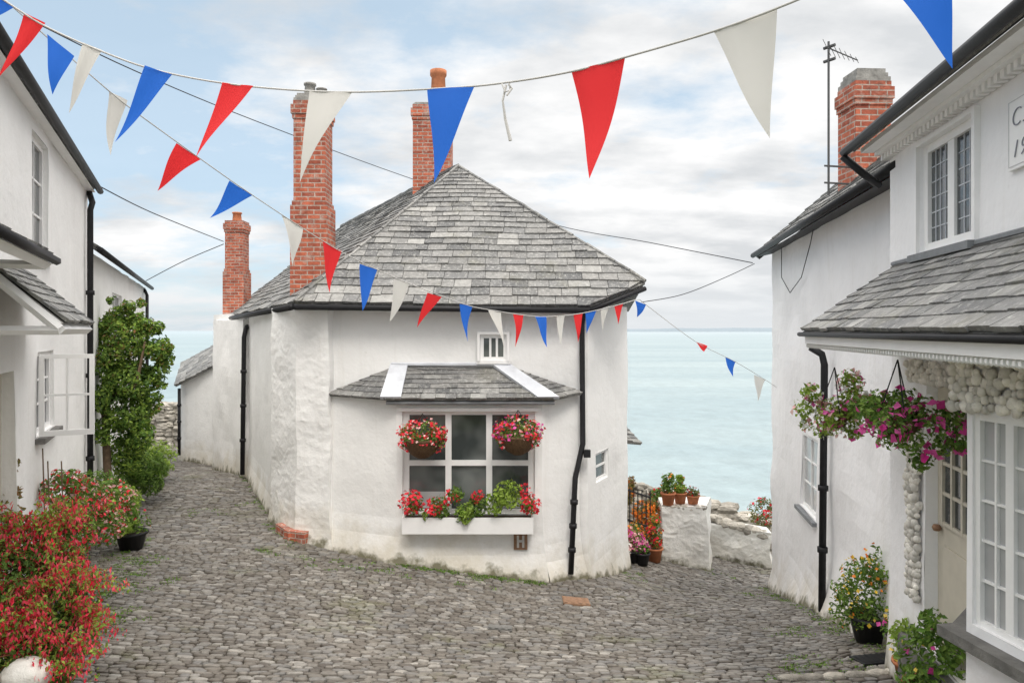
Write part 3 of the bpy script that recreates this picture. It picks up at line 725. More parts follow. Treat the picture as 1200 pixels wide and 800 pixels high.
M().add([e0+Vector((0,0,-.06)), e1+Vector((0,0,-.06)), Vector((LB[0],LB[1],1.9)), Vector((LA[0],LA[1],1.9))], [(0,1,2,3)]).build('soffit', 'white_paint', h1)
q = Vector((*LH(-1.38,9.75),0))+n_*.06
downpipe(h1, [e1+Vector((-.02,-.12,-.08)), q+Vector((.03,0,1.72)), q+Vector((0,0,1.62)), Vector((q.x,q.y,g(q.x,q.y)))], .038)
def hood(Y0, Y1, out, ze, zw, seed, mat='slate'):
    w0_ = Vector((*LH(-1.38,Y0), zw)); w1_ = Vector((*LH(-1.38,Y1), zw)); a = Vector((w0_.x,w0_.y,ze))+n_*out; b = Vector((w1_.x,w1_.y,ze))+n_*out
    hd_ = slates('door_hood', h1, [a,b,w1_,w0_], .1, .09, .12, .26, t=.010, mat=mat, seed=seed, slab=.02)
    m = M(); lo = Vector((0,0,-.05)); inw = n_*.04
    for s, (aa, ww) in ((-1,(a,w0_)),(1,(b,w1_))): m.tube([aa+lo-inw, ww+lo], .035, 4)
    m.tube([a+lo-inw, b+lo-inw], .04, 4)
    a2 = Vector((w0_.x,w0_.y,ze-.06)); m.tube([a2, a+lo*1.2-inw], .03, 4); b2_ = Vector((w1_.x,w1_.y,ze-.06)); m.tube([b2_, b+lo*1.2-inw], .03, 4)
    m.build('bargeboard', 'white_paint', hd_); return hd_, a, b
hood(4.75, 6.15, .5, .06, .50, 23)
hh, a, b = hood(3.0, 4.75, .42, .50, .70, 24)
M().tube([a+Vector((.03,0,-.03)), b+Vector((.03,0,-.03))], .03, 6).build('gutter', 'black_iron', hh, smooth=True)

# ------------------------------------------------------------ left far house
h2 = E('terraced_house', (LD[0], LD[1], g(*LD)), 'lower white house further down the left lane behind the climbing shrub', 'house')
d2 = Vector((LD[0]-LC[0], LD[1]-LC[1])).normalized(); N2 = (d2.y, -d2.x)
hx1 = hole(LC, LD, 132, 143, 345, 400)
walls('wall', h2, L2, 1.12, 'whitewash', holes={0:[hx1]}, disp=.03)
add_window(h2, LC, LD, hx1, 2, 2, sill='slab_stone', inset=.04)
e0, e1, r0, r1, rf = roof2(h2, LC, LD, N2, 1.18, .75, 4.9, over=.12, over_e=.02, seed=25)
gable(h2, LC, LD, N2, 1.12, .75, 4.9)
gutter(h2, [e0+Vector((.05,0,-.04)), e1+Vector((.05,0,-.04))], .045)
q = Vector((LD[0]+.35,18.6,0))
downpipe(h2, [e1+Vector((0,-.3,-.1)), Vector((q.x,q.y,.9)), Vector((q.x,q.y,g(q.x,q.y)))], .04)

# ------------------------------------------------------------ right rear house
h3 = E('terraced_house', (RC[0], RC[1], g(*RC)), 'white house on the right with a brick chimney, aerial and narrow window', 'house')
hr = hole(RC, RD, 938, 957, 510, 600)
walls('wall', h3, R2, 1.33, 'whitewash_cool', holes={0:[hr]}, flare=.14, disp=.045)
add_window(h3, RC, RD, hr, 2, 3, glass='glass_curtain', sill='lead_dark', inset=.03)
e0, e1, r0, r1, rf = roof2(h3, RC, RD, NR, 1.36, .85, 4, over=.24, over_e=.12, mat='slate_mossy', seed=27)
gable(h3, RC, RD, NR, 1.33, .85, 4, 'whitewash_cool')
gutter(h3, [e0+Vector((-.05,0,-.04)), e1+Vector((-.05,0,-.04))], .042)
M().add([e0+Vector((0,0,-.07)), e1+Vector((0,0,-.07)), Vector((RD[0],RD[1],1.27)), Vector((RC[0],RC[1],1.27))], [(0,1,2,3)]).build('soffit', 'black_iron', h3)
m = M(); m.tube([e0+Vector((.02,0,-.06)), e0+Vector((.02,0,-.06))-Vector((NR[0],NR[1],0))*2.2+Vector((0,0,1.87))], .06, 4); m.build('bargeboard', 'black_iron', rf)
chc = P(1022,0,8.5); chimney(h3, (chc.x, 8.7), .42, .42, 1.5, 2.92, cap=.16, ang=.05, cor=.03)
m = M(); ax = P(971,0,8.6).x; AY = 8.6
m.tube([(ax,AY,1.60),(ax,AY,3.42)], .014, 8)
m.tube([(ax-.04,AY,3.36),(ax+.30,AY-.1,3.16)], .008, 6)
for k in range(7):
    t = k/6; c = Vector((ax-.02,AY,3.35)).lerp(Vector((ax+.29,AY-.1,3.165)), t); hl_ = .11-.07*t
    m.tube([c+Vector((-.3*hl_,.3*hl_,hl_)), c-Vector((-.3*hl_,.3*hl_,hl_))], .004, 5)
for z in (3.2,3.36): m.tube([(ax-.03,AY+.06,z),(ax+.05,AY-.06,z)], .02, 6)
for z in (1.75,1.95): m.tube([(ax-.05,AY,z),(ax+.30,AY,z-.02)], .012, 6)
m.build('aerial', 'aluminium', h3)
q = Vector((*RH(2.22,8.45),0))
downpipe(h3, [q+Vector((-.12,.1,-.2)), q+Vector((-.02,.02,-.28)), q+Vector((0,0,-.4)), Vector((q.x-.03,q.y,g(q.x,q.y)+.05))], .042)
wp = [P(922,290,11), P(925,325,11), P(940,343,10.4), P(958,325,9.7), P(970,285,9.2), P(973,262,9.0)]
wp = [Vector((RH(2.24, v.y)[0], v.y, v.z)) for v in wp]
M().tube(wp, .006, 5).build('wall_wire', 'cable_black', h3)

# ------------------------------------------------------------ right near house
h4 = E('terraced_house', (RA[0], RA[1], g(*RA)), 'white house at the right edge with slate canopy, shell decoration and dentil cornice', 'house')
def Ru(Yv): return (RA[1]-Yv)*math.hypot(1, .168)
hw = (Ru(5.0), Ru(4.2), .53, 1.265); hdo = (Ru(4.93), Ru(4.25), -2.12, -.36)
walls('wall', h4, R1, 1.36, 'whitewash_cool', holes={0:[hw, hdo]}, disp=.02)
add_window(h4, RA, RB, hw, 2, 1, inset=.02, edge=.06, thick=1, sill='lead_dark', bar=.06, name='leaded_window')
fr4, _ = frame(RA, RB); m = M(); u0,u1,z0,z1 = hw
for s in (0, 1):
    a = u0+.06+(u1-u0)*.5*s+(.02 if s else 0); b = a+(u1-u0)*.5-.1
    for k in range(1,4): uc = a+(b-a)*k/4; m.box(fr4, uc-.003, uc+.003, -.047, -.04, z0+.06, z1-.06)
    for k in range(1,6): zc = z0+.06+(z1-z0-.12)*k/6; m.box(fr4, a, b, -.0475, -.041, zc-.003, zc+.003)
m.build('glazing_lead', 'lead', h4)
m = M(); e_ = .05
m.box(fr4, u0-e_, u0-.01, -.02, .03, z0-e_, z1+.02); m.box(fr4, u1+.01, u1+e_, -.02, .03, z0-e_, z1+.02); m.box(fr4, u0-.01, u1+.01, -.02, .028, z1-.005, z1+.02)
m.build('window_surround', 'white_paint', h4)
e0, e1, r0, r1, rf = roof2(h4, RA, RB, NR, 1.50, .8, 5, over=.26, over_e=.1, seed=29)
gable(h4, RA, RB, NR, 1.36, .8, 5, 'whitewash_cool')
gutter(h4, [e0+Vector((-.03,.05,-.02)), e1+Vector((-.03,0,-.02))], .034)
m = M(); m.box(fr4, -.05, 5.1, .0, .10, 1.36, 1.41); m.box(fr4, -.05, 5.1, .102, .2, 1.385, 1.42)
for k in range(74): m.box(fr4, k*.069-.03, k*.069+.008, .0, .06, 1.315, 1.36)
m.build('dentil_cornice', 'white_paint', h4)
m = M(); nR3 = Vector((NR[0],NR[1],0)); ra = Vector((RA[0],RA[1],0))
m.tube([e0+Vector((-.04,.05,-.05)), ra+nR3*.2+Vector((.05,.1,1.24)), ra+nR3*.1+Vector((.12,.2,1.16))], .03, 8); m.build('downpipe', 'black_iron', h4, smooth=True)
py0 = Ru(3.80)
pl = M(); pl.box(fr4, py0, py0+.80, .0, .02, .83, 1.2); plq = pl.build('plaque', 'white_paint', h4)
pb = M()
for (a, b, c, d) in ((.012,.016,.845,1.185),(.012,.78,.845,.849),(.012,.78,1.181,1.185)): pb.box(fr4, py0+a, py0+b, .019, .0225+a*.02, c, d)
pb.build('plaque_border', 'plaque_edge', plq)
def text_on(s, u, z, size, fr, w, parent, name, sh=.12):
    cu = bpy.data.curves.new('t', 'FONT'); cu.body = s; cu.size = size; cu.extrude = .002; cu.space_character = 1.15; cu.offset = -.0036
    to = bpy.data.objects.new('t', cu); COL.objects.link(to); bpy.context.view_layer.update()
    dg = bpy.context.evaluated_depsgraph_get(); me = bpy.data.meshes.new_from_object(to.evaluated_get(dg)); bpy.data.objects.remove(to)
    o2, d, n2_ = fr
    for v in me.vertices:
        x, y_, zz_ = v.co; uu = u+x+y_*sh; ww = w+zz_
        v.co = (o2[0]+d[0]*uu+n2_[0]*ww, o2[1]+d[1]*uu+n2_[1]*ww, z+y_)
    me.materials.clear(); me.materials.append(MATS['lettering'])
    ob_ = bpy.data.objects.new(name, me); COL.objects.link(ob_); ob_.parent = parent
text_on('C. H.', py0+.045, 1.045, .135, fr4, .024, plq, 'lettering', .15); text_on('1914', py0+.045, .885, .13, fr4, .024, plq, 'lettering', .35)
ce0 = Vector((2.237,5.6,.0)); ce1 = Vector((*RH(1.298,1.2),.0)); cw0 = Vector((*RH(1.98,5.48),.48)); cw1 = Vector((*RH(1.98,1.1),.48))
cn = slates('canopy_roof', h4, [ce0,ce1,cw1,cw0], .105, .09, .13, .27, t=.009, mat='slate_mossy', seed=33, slab=.018)
M().tube([ce0+Vector((0,.05,-.03)), ce1+Vector((0,0,-.03))], .017, 8).build('canopy_gutter', 'black_iron', cn, smooth=True)
M().tube([cw0+nR3*.02+Vector((0,0,.02)), cw1+nR3*.02+Vector((0,0,.02))], .02, 6).build('flashing', 'lead_dark', cn)
frc, Lc = frame((ce0.x, ce0.y), (ce1.x, ce1.y)); m = M()
m.box(frc, .02, Lc, -.10, -.02, -.10, -.045); m.box(frc, .04, Lc, -.66, -.10, -.06, -.04); m.box(frc, .0, .05, -.66, -.1, -.10, -.06)
for k in range(110): m.tube([ce0+(ce1-ce0)*((k+.2)/110)+Vector((.045,0,-.115)), ce0+(ce1-ce0)*((k+.95)/110)+Vector((.045,0,-.115))], [.014,.02], 6)
m.build('canopy_beam', 'white_paint', cn)
m = M(); u0,u1,z0,z1 = hdo; m.box(fr4, u0, u1, -.13, -.08, z0, z1); dr = m.build('door', 'cream_paint', h4)
m = M(); m.box(fr4, u0+.12, u1-.12, -.079, -.074, z0+.85, z1-.12); m.build('pane', 'glass_dark', dr)
m = M()
for k in range(4): uc = u0+.12+(u1-u0-.24)*k/3; m.box(fr4, uc-.013, uc+.013, -.074, -.055, z0+.84, z1-.1)
for k in range(5): zc = z0+.85+(z1-z0-.97)*k/4; m.box(fr4, u0+.12, u1-.12, -.074, -.058, zc-.011, zc+.011)
m.box(fr4, u0+.12, u1-.12, -.08, -.065, z0+.15, z0+.7)
m.build('door_frame', 'cream_paint', dr)
M().lathe((fr4[0][0]+fr4[1][0]*(u0+.07)-NR[0]*.05*1, fr4[0][1]+fr4[1][1]*(u0+.07), z0+.8), [(.02,-.02),(.03,0),(.02,.02)], 10).build('handle', 'rust', dr)
rr = random.Random(7)
def shells(regs, name, r0=.028, r1=.045):
    m = M()
    for (fr_, ua, ub, za, zb_, w_) in regs:
        u = ua
        while u < ub:
            z = za
            while z < zb_:
                r = rr.uniform(r0, r1)*.8
                uu = u+rr.uniform(-.012,.012); ww = w_+rr.uniform(-.012,.015)
                m.blob((fr_[0][0]+fr_[1][0]*uu+fr_[2][0]*ww, fr_[0][1]+fr_[1][1]*uu+fr_[2][1]*ww, z+rr.uniform(-.01,.01)), (r,r,r*1.1), rr, 7, 5, .22)
                z += (r0+r1)*.70
            u += (r0+r1)*.70
    return m.build(name, 'shell', h4, smooth=True)
BW = [RH(1.98,4.05), (2.32,3.7), (2.476,2.5), RH(1.98,2.3)]
fb0, Lb0 = frame(BW[0], BW[1]); fb, Lb = frame(BW[1], BW[2])
shells([(fr4, Ru(5.15), Ru(4.97), -1.85, -.5, .03)], 'shell_decoration', .020, .038)
shells([(fr4, Ru(5.15), Ru(4.2), -.34, -.22, .02)], 'shell_decoration', .018, .034)
shells([(fb, -.06, 1.2, -.38, -.15, .03), (fb0, .0, .48, -.38, -.15, .02)], 'shell_lintel', .022, .040)
hbw = (.04, 1.17, -1.48, -.42)
walls('bay_wall', h4, BW, -.04, 'whitewash_cool', holes={1:[hbw]}, closed=False, cen=(3.2,3.2), flare=.05, disp=.012)
add_window(h4, BW[1], BW[2], hbw, 12, 5, glass='glass_curtain', inset=.015, bar=.012, edge=.03, thick=2, name='bay_window')
m = M(); m.box(fb, -.10, 1.3, -.05, .09, -1.585, -1.53); m.box(fb0, .1, .45, -.05, .08, -1.587, -1.532); m.build('bay_sill', 'slab_stone', h4)
stp = M(); stp.box(fr4, Ru(5.15), Ru(4.25), .0, .1, -2.75, -2.14); stp.build('doorstep', 'slab_stone', h4)

# ------------------------------------------------------------ plants
def potted(name, label, px, py, Y, r, h_, potm, lb, fl, leafm='leaf_green', nl=700, ls=.05, seed=1, group='potted plants', z=None, cat='potted plant'):
    b = P(px, py, Y); zb = g(b.x, b.y)+.02 if z is None else z
    e = E(name, (b.x, b.y, zb), label, cat, group)
    M().lathe((b.x,b.y,zb), [(r*.72,0),(r*.95,h_*.85),(r*1.08,h_*.86),(r*1.08,h_),(r*.95,h_),(r*.9,h_*.8)], 16).build('pot', potm, e, smooth=True)
    M().lathe((b.x,b.y,zb), [(r*.9,h_*.82),(r*.3,h_*.9)], 12).build('soil', 'soil', e)
    B = [(b.x+x*r, b.y+y_*r, zb+h_+z_*r, q*r, q*r, q*r*.9) for x,y_,z_,q in lb]
    leaves('leaves', e, B, nl, ls, leafm, seed, thr=-.1)
    for k, (pmn, c_, s_) in enumerate(fl):
        leaves('flowers', e, [(x,y_,z_,a*1.05,b_*1.05,c*1.05) for x,y_,z_,a,b_,c in B], c_, s_, pmn, seed+50+k, thr=.02, freq=9, asp=.9, shell=.12)
    return e
BUSH = [(0,0,.6,1.3),(-.8,0,.3,.8),(.8,-.2,.3,.8),(.2,0,1.4,.8)]
potted('potted_plant', 'black pot of yellow flowers by the wall left of the canopy door', 1022, 742, 6.6, .2, .24, 'black_plastic', [(0,0,.7,1.5),(-1.0,0,.2,1.0),(1.0,0,.1,1.1),(.3,0,2.0,.9),(-.6,0,1.9,.8),(.9,0,1.7,.7),(-1.3,0,1.2,.6),(.1,0,2.9,.4)], (('petal_yellow',140,.035),('petal_orange',60,.035)), 'leaf_green', 2500, .042, 61)
potted('potted_plant', 'small pot of magenta flowers beside the doorstep', 1058, 742, 5.9, .12, .18, 'black_plastic', BUSH+[(0,0,2.2,.8)], (('petal_pink',50,.045),), 'leaf_green', 450, .045, 62)
potted('potted_plant', 'leafy green plant with a few pink blooms beneath the right bay window', 1094, 792, 4.6, .17, .2, 'terracotta', [(0,0,.9,1.3),(-.6,-.2,.2,.9),(.5,0,1.6,.9),(-.3,0,1.9,.6),(0,0,2.4,.5)], (('petal_pink',14,.045),('petal_yellow',10,.04)), 'leaf_green', 1000, .05, 63)
potted('potted_plant', 'yellow green leafy pot between the doorstep and the drain grate', 1070, 772, 5.2, .13, .18, 'terracotta', [(0,0,.9,1.3),(-.4,0,1.6,.8)], (('petal_yellow',20,.04),), 'leaf_lime', 420, .045, 60)
potted('potted_plant', 'low magenta flower pot at the bottom right corner', 1150, 842, 3.4, .13, .16, 'terracotta', [(0,0,.9,1.4),(.4,0,1.4,1.0)], (('petal_pink',60,.05),), 'leaf_green', 300, .05, 64)
potted('potted_plant', 'black pot with a low green plant beside the fuchsia bush', 154, 636, 9.4, .19, .22, 'black_plastic', [(0,0,.5,1.2),(-.5,0,.8,.8)], (('petal_red',30,.04),), 'leaf_green', 600, .05, 65)
potted('potted_plant', 'pink flowers in a black pot beside the corner cottage drain', 741, 655, 12.0, .17, .2, 'black_plastic', BUSH, (('petal_pink',180,.05),('petal_blush',160,.05)), 'leaf_green', 450, .05, 66)
potted('potted_plant', 'terracotta pot of red flowers against the white garden wall', 767, 657, 12.4, .14, .24, 'terracotta', [(0,0,.9,1.0),(0,0,2.2,1.1),(0,0,3.2,.8)], (('petal_red',130,.05),('petal_orange',60,.05)), 'leaf_green', 500, .05, 67)
potted('potted_plant', 'black pot in the cluster between cottage and garden wall', 753, 658, 11.9, .12, .2, 'black_plastic', [(0,0,.5,1.0)], (('petal_pink',50,.04),), 'leaf_green', 220, .05, 68)
potted('potted_plant', 'lilac and white flowers in the small pot nearest the cottage', 729, 655, 11.7, .12, .17, 'terracotta', [(0,0,.8,1.3)], (('petal_blush',120,.045),('petal_white',60,.04)), 'leaf_green', 220, .045, 69)
potted('potted_plant', 'small terracotta pot of orange flowers behind the cluster by the railing', 745, 640, 12.35, .12, .2, 'terracotta', [(0,0,1.2,1.3),(0,0,2.6,1.0)], (('petal_orange',160,.05),), 'leaf_green', 300, .045, 70)
zt_ = -3.12
potted('potted_plant', 'tall green plant in the terracotta pot on the garden wall, leftmost', 783, 0, 13.0, .13, .22, 'terracotta', [(0,0,.8,1.0),(0,0,2.0,.9)], (('petal_orange',20,.04),), 'leaf_green', 380, .06, 71, z=zt_)
potted('potted_plant', 'spiky plant in the middle terracotta pot on the garden wall', 797, 0, 13.1, .12, .2, 'terracotta', [(0,0,.8,1.0),(0,0,2.0,.7)], (('petal_red',14,.04),), 'leaf_lime', 260, .08, 72, z=zt_)
potted('potted_plant', 'low trough of greenery on the garden wall, rightmost pot', 812, 0, 13.1, .12, .15, 'terracotta', [(0,0,.5,1.0)], (('petal_red',20,.04),), 'leaf_olive', 180, .05, 73, z=zt_)

def trail(pts): return [(p.x,p.y,p.z,r,r,r) for p, r in pts]
c1 = P(978,486,5.5)
basket('hanging basket of pink, white and lime flowers at the canopy corner', tuple(c1), .12, (('petal_pink',50,.045),('petal_white',130,.032),('petal_blush',60,.04)), 34, 'leaf_lime', hang=.36, n=1.9, lsize=.04, bigs=1.2,
       trail=trail([(P(940,478,5.5),.08),(P(950,460,5.5),.08),(P(1003,470,5.4),.12),(P(995,448,5.5),.10),(P(975,492,5.36),.12),(P(1000,500,5.4),.09),(P(962,505,5.5),.06),(P(1018,475,5.3),.09),(P(945,498,5.5),.05)]))
c2 = P(1052,496,4.1)
basket('large hanging basket of magenta petunias before the door', tuple(c2), .11, (('petal_pink',85,.05),('petal_white',16,.03)), 35, 'leaf_green', hang=.36, n=2.4, lsize=.036, bigs=1.2,
       trail=trail([(P(1022,484,4.15),.09),(P(1008,476,4.3),.07),(P(1085,482,4.0),.11),(P(1115,492,3.95),.09),(P(1072,520,4.0),.09),(P(1045,505,3.97),.1),(P(1060,470,4.1),.09),(P(1100,520,4.0),.08),(P(1078,540,4.05),.06),(P(1124,520,3.95),.06),(P(1035,470,4.2),.08),(P(1015,500,4.2),.05),(P(1120,470,3.9),.06)]))

# fuchsia bush, foreground
f0 = P(40,720,5.1); zb = g(f0.x, f0.y)
e = E('fuchsia_bush', (f0.x, f0.y, zb), 'sprawling fuchsia bush covered in red flowers at the left foreground', 'bush')
FB = [bl(10,700,5.1,.38),bl(50,660,5.3,.30),bl(85,700,5.1,.2),bl(40,755,4.9,.34),bl(80,745,4.95,.2),bl(5,640,5.3,.25),bl(80,625,5.5,.2),bl(-10,770,4.8,.36),bl(62,785,4.8,.17)]
m = M(); rr2 = random.Random(5); SPR = []
for k in range(125):
    t = FB[k % len(FB)]; a = Vector(t[:3])+Vector((rr2.uniform(-.15,.15), rr2.uniform(-.1,.1), 0))
    an = rr2.uniform(-2.6,.9); ln_ = rr2.uniform(.18,.40); hx_ = Vector((math.cos(an), math.sin(an), 0))
    rise = rr2.uniform(.15,.46); pts = []
    for s in range(7):
        q = s/6; pts.append(a+hx_*ln_*q+Vector((0,0,rise*(2.2*q-1.75*q*q))))
    if pts[-1].x/pts[-1].y > -.535: continue
    m.tube(pts, [.007,.006,.005,.005,.004,.003,.002], 4)
    for q in pts[2:]: SPR.append((q.x,q.y,q.z-.02,.055,.055,.06))
for k in range(20):
    t = FB[k % len(FB)]; a = Vector((f0.x+rr2.uniform(-.3,.3), f0.y+rr2.uniform(-.15,.15), zb)); b_ = Vector(t[:3])
    m.tube([a, a.lerp(b_,.5)+Vector((0,0,.12)), b_], [.012,.009,.006], 5)
m.build('stems', 'stem_red', e)
leaves('leaves', e, FB, 10500, .038, 'leaf_green', 81, thr=-.15, shell=.35)
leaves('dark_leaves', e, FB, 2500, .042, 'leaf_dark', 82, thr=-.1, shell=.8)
leaves('spray_leaves', e, SPR, 5500, .032, 'leaf_lime', 86, thr=-.4, shell=.5)
leaves('flowers', e, SPR, 5200, .034, 'petal_fuchsia', 83, thr=-.12, freq=5, asp=.42, droop=1.0, shell=.25)
leaves('inner_flowers', e, FB, 2000, .034, 'petal_fuchsia', 87, thr=-.05, freq=5, asp=.45, droop=.9, shell=.06)
e = E('flowering_bush', P(105,600,7.2), 'loose bush of pink red blossom behind the fuchsia', 'bush')
Bb = [bl(100,590,7.0,.26),bl(135,582,7.4,.2),bl(75,572,6.8,.2),bl(120,612,7.0,.22),bl(150,600,7.4,.12)]
leaves('leaves', e, Bb, 2300, .05, 'leaf_green', 84, thr=-.05)
leaves('flowers', e, Bb, 600, .04, 'petal_blush', 85, thr=.02, asp=.6, shell=.2)
leaves('red_flowers', e, Bb, 500, .04, 'petal_red', 88, thr=.02, asp=.6, shell=.2)
e = E('rusty_plant', P(5,590,5.8), 'tall rust coloured plant against the left house', 'plant')
leaves('leaves', e, [bl(6,545,5.8,.1),bl(4,580,5.8,.12),bl(10,610,5.8,.14)], 500, .05, 'leaf_rusty', 86)
m = M()
for px, py in ((50,525),(56,540),(72,540)): p = P(px,py,6.4); m.tube([p, (p.x+.05,p.y,g(p.x,p.y))], .006, 5)
m.build('stems', 'bark', e)
b_ = M().blob(tuple(P(32,790,4.6)), (.15,.13,.10), random.Random(2), 10, 7, .08).build('white_boulder', 'whitewash_garden', smooth=True, h=True)
tag(b_, 'white painted stone at the foot of the fuchsia bush', 'stone')
# climbing shrub
tr = P(124,545,11.0); zb = g(tr.x, tr.y)
e = E('climbing_shrub', (tr.x, tr.y, zb), 'tall climbing shrub with green and bronze leaves on the left lane', 'shrub')
m = M(); m.tube([(tr.x,tr.y,zb),(tr.x+.03,tr.y,zb+.6),P(122,460,11),P(140,420,11.1)], [.08,.06,.05,.02], 9); m.tube([P(122,470,11),P(160,450,11),P(170,400,11)], [.05,.03,.015], 7); m.build('trunk', 'bark', e, smooth=True)
CB = [bl(150,400,11.2,.40),bl(128,425,11.0,.32),bl(178,405,11.2,.26),bl(140,375,11.2,.22),bl(165,378,11.2,.18),bl(150,445,11.1,.36),bl(150,485,11.1,.34),bl(158,510,11.2,.30),bl(124,465,10.9,.26),bl(178,435,11.3,.26),bl(150,535,11.3,.30),bl(125,505,10.9,.22),bl(194,420,11.3,.14),bl(118,385,11.1,.17),bl(150,360,11.2,.12),bl(184,385,11.2,.12),bl(172,470,11.3,.24),bl(200,408,11.3,.08),bl(132,352,11.2,.08),bl(112,400,11.0,.12),bl(188,448,11.3,.12),bl(165,355,11.2,.07)]
leaves('crown', e, CB, 8000, .075, 'leaf_green', 91, thr=-.02, freq=4)
leaves('bronze_leaves', e, CB[:5]+CB[12:], 900, .055, 'leaf_rusty', 92, thr=.02, freq=4, shell=.12)
leaves('pale_leaves', e, CB, 4200, .06, 'leaf_lime', 94, thr=-.05, freq=4, shell=.15)
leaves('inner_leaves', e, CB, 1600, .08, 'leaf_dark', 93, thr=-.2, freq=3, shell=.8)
for i, (px, py, Y, r, n_, lm, lab) in enumerate([(170,548,12.2,.38,2200,'leaf_green','broad green clump of leaves under the climbing shrub'),(186,532,14.0,.34,1100,'leaf_lime','bright green grassy plant further along the left lane'),
        (140,588,9.2,.26,900,'leaf_lime','fresh green plant between the black pot and the fuchsia'),(112,572,9.0,.28,1000,'leaf_green','dark green leafy clump at the foot of the left house')]):
    p = P(px,py,Y); e = E('garden_plant', (p.x,p.y,g(p.x,p.y)), lab, 'plant')
    zc = max(p.z, g(p.x,p.y)+r*.6)
    leaves('leaves', e, [(p.x,p.y,zc,r,r,r*.8),(p.x-.2,p.y-.1,zc-.1,r*.7,r*.7,r*.6),(p.x+.1,p.y-.1,zc-.25,r*.7,r*.6,r*.5)], n_, .12, lm, 95+i, asp=.2, thr=-.1)

# ------------------------------------------------------------ terrace beside the sea
gwp = [XY(777,12.9), XY(829,12.9), (3.75,13.7), (2.75,13.7)]
gw = walls('garden_wall', None, gwp, -3.14, 'whitewash_garden', cap=True, disp=.05, step=.12, fz=3)
tag(gw, 'white rendered garden wall with flower pots on top', 'wall')
rk = random.Random(9)
def coping(parent, p0, p1, z0, z1, n, s):
    m = M()
    for k in range(n):
        t = (k+.5)/n; m.blob((p0[0]+(p1[0]-p0[0])*t, p0[1]+(p1[1]-p0[1])*t, z0+(z1-z0)*t+rk.uniform(-.03,.03)), (s*rk.uniform(.8,1.3), s*1.3, s*rk.uniform(.5,.8)), rk, 7, 5, .2)
    return m.build('coping_stones', 'rubble', parent)
coping(gw, (gwp[0][0],12.98), (gwp[1][0],12.98), -3.15, -3.16, 7, .07)
q0, q1 = XY(824,14.9), XY(903,14.0)
lw = walls('stone_wall', None, [q0, q1, (q1[0]+.1,q1[1]+.4), (q0[0]+.1,q0[1]+.4)], -3.92, 'whitewash_garden', cap=True, disp=.08, step=.13, fz=3)
tag(lw, 'whitewashed stone wall curving down beyond the garden wall', 'wall')
coping(lw, (q0[0],q0[1]+.15), (q1[0],q1[1]+.15), -3.84, -3.98, 9, .13)
rubble_wall('stone_wall', 'grey rubble wall edging the terrace above the sea', XY(805,16.8), XY(905,16.2), -3.85, -4.3, .4, 'rubble', .24, 52)
rubble_wall('stone_wall', 'low stone wall behind the iron railing', XY(715,15.2), XY(790,15.8), -3.2, -3.5, .35, 'rubble', .22, 53)
m = M(); ra_, rb_ = P(724,0,12.9), P(762,0,12.6); zt2 = -2.78
for k in range(9):
    c = ra_.lerp(rb_, k/8); m.tube([(c.x,c.y,-3.9),(c.x,c.y,zt2)], .010, 6)
for z in (zt2, -3.3): m.tube([(ra_.x,ra_.y,z),(rb_.x,rb_.y,z-.12)], .017, 6)
tag(m.build('railing', 'black_iron'), 'black iron railing between the corner cottage and the garden wall', 'railing')
for (px, py, Y, r, lm, pmn, nfl, lab) in [(757,602,13.3,.26,'leaf_olive','petal_orange',420,'orange flowering plant behind the iron railing'),(734,572,14.0,.2,'leaf_rusty','petal_orange',60,'bronze leaved bush at the sea end of the cottage'),
        (892,600,15.2,.3,'leaf_olive','petal_red',60,'straggly bush at the end of the stone wall by the right house'),(770,582,14.2,.18,'leaf_green','petal_red',60,'small green bush left of the pots on the garden wall')]:
    p = P(px,py,Y); e = E('terrace_plant', (p.x,p.y,p.z-r), lab, 'plant')
    leaves('leaves', e, [(p.x,p.y,p.z,r,r,r),(p.x+.1,p.y,p.z+r*.6,r*.6,r*.6,r*.6),(p.x,p.y,p.z-r*.9,r*.8,r*.8,r*.8)], 700, .06, lm, int(px), thr=-.05)
    leaves('flowers', e, [(p.x,p.y,p.z,r*1.05,r*1.05,r*1.05)], nfl, .06, pmn, int(px)+1, thr=0, asp=.8, shell=.15)

# ------------------------------------------------------------ street ironwork and kerb
def plate(name, label, px, py, Y, wx, wy, mat, cat, slots=False):
    c = P(px, py, Y); m = M()
    def q(dx, dy, dz): x = c.x+dx; yv = c.y+dy; return (x, yv, g(x, yv)+.004+dz)
    m.add([q(-wx,-wy,0),q(wx,-wy,0),q(wx,wy,0),q(-wx,wy,0),q(-wx,-wy,.022),q(wx,-wy,.022),q(wx,wy,.022),q(-wx,wy,.022)], [(4,5,6,7),(0,1,5,4),(1,2,6,5),(2,3,7,6),(3,0,4,7)])
    nb, hw_ = (7, .012) if slots else (4, .02)
    for k in range(nb):
        t = -wx*.8+wx*1.6*k/(nb-1); m.add([q(t-hw_,-wy*.85,.030),q(t+hw_,-wy*.85,.030),q(t+hw_,wy*.85,.030),q(t-hw_,wy*.85,.030)], [(0,1,2,3)])
    return tag(m.build(name, mat), label, cat)
plate('access_cover', 'rusty square access cover set in the cobbles before the cottage', 675, 704, 8.75, .16, .16, 'rust', 'cover')
plate('access_cover', 'small dull access cover in the middle of the street', 586, 739, 7.25, .12, .09, 'slab_stone', 'cover')
plate('drain_grate', 'dark iron drain grate by the kerb on the right', 1028, 764, 5.9, .17, .13, 'black_iron', 'grate', True)
m = M()
for k in range(8):
    a = P(918+k*25, 789-k*1.5, 5.55); m.blob((a.x+.07, a.y, g(a.x, a.y)+.02), (.10+rk.random()*.03, .045, .035), rk, 8, 5, .14)
tag(m.build('kerb', 'rubble', smooth=True), 'row of worn kerb stones on the right', 'kerb', kind='structure')
TG = []
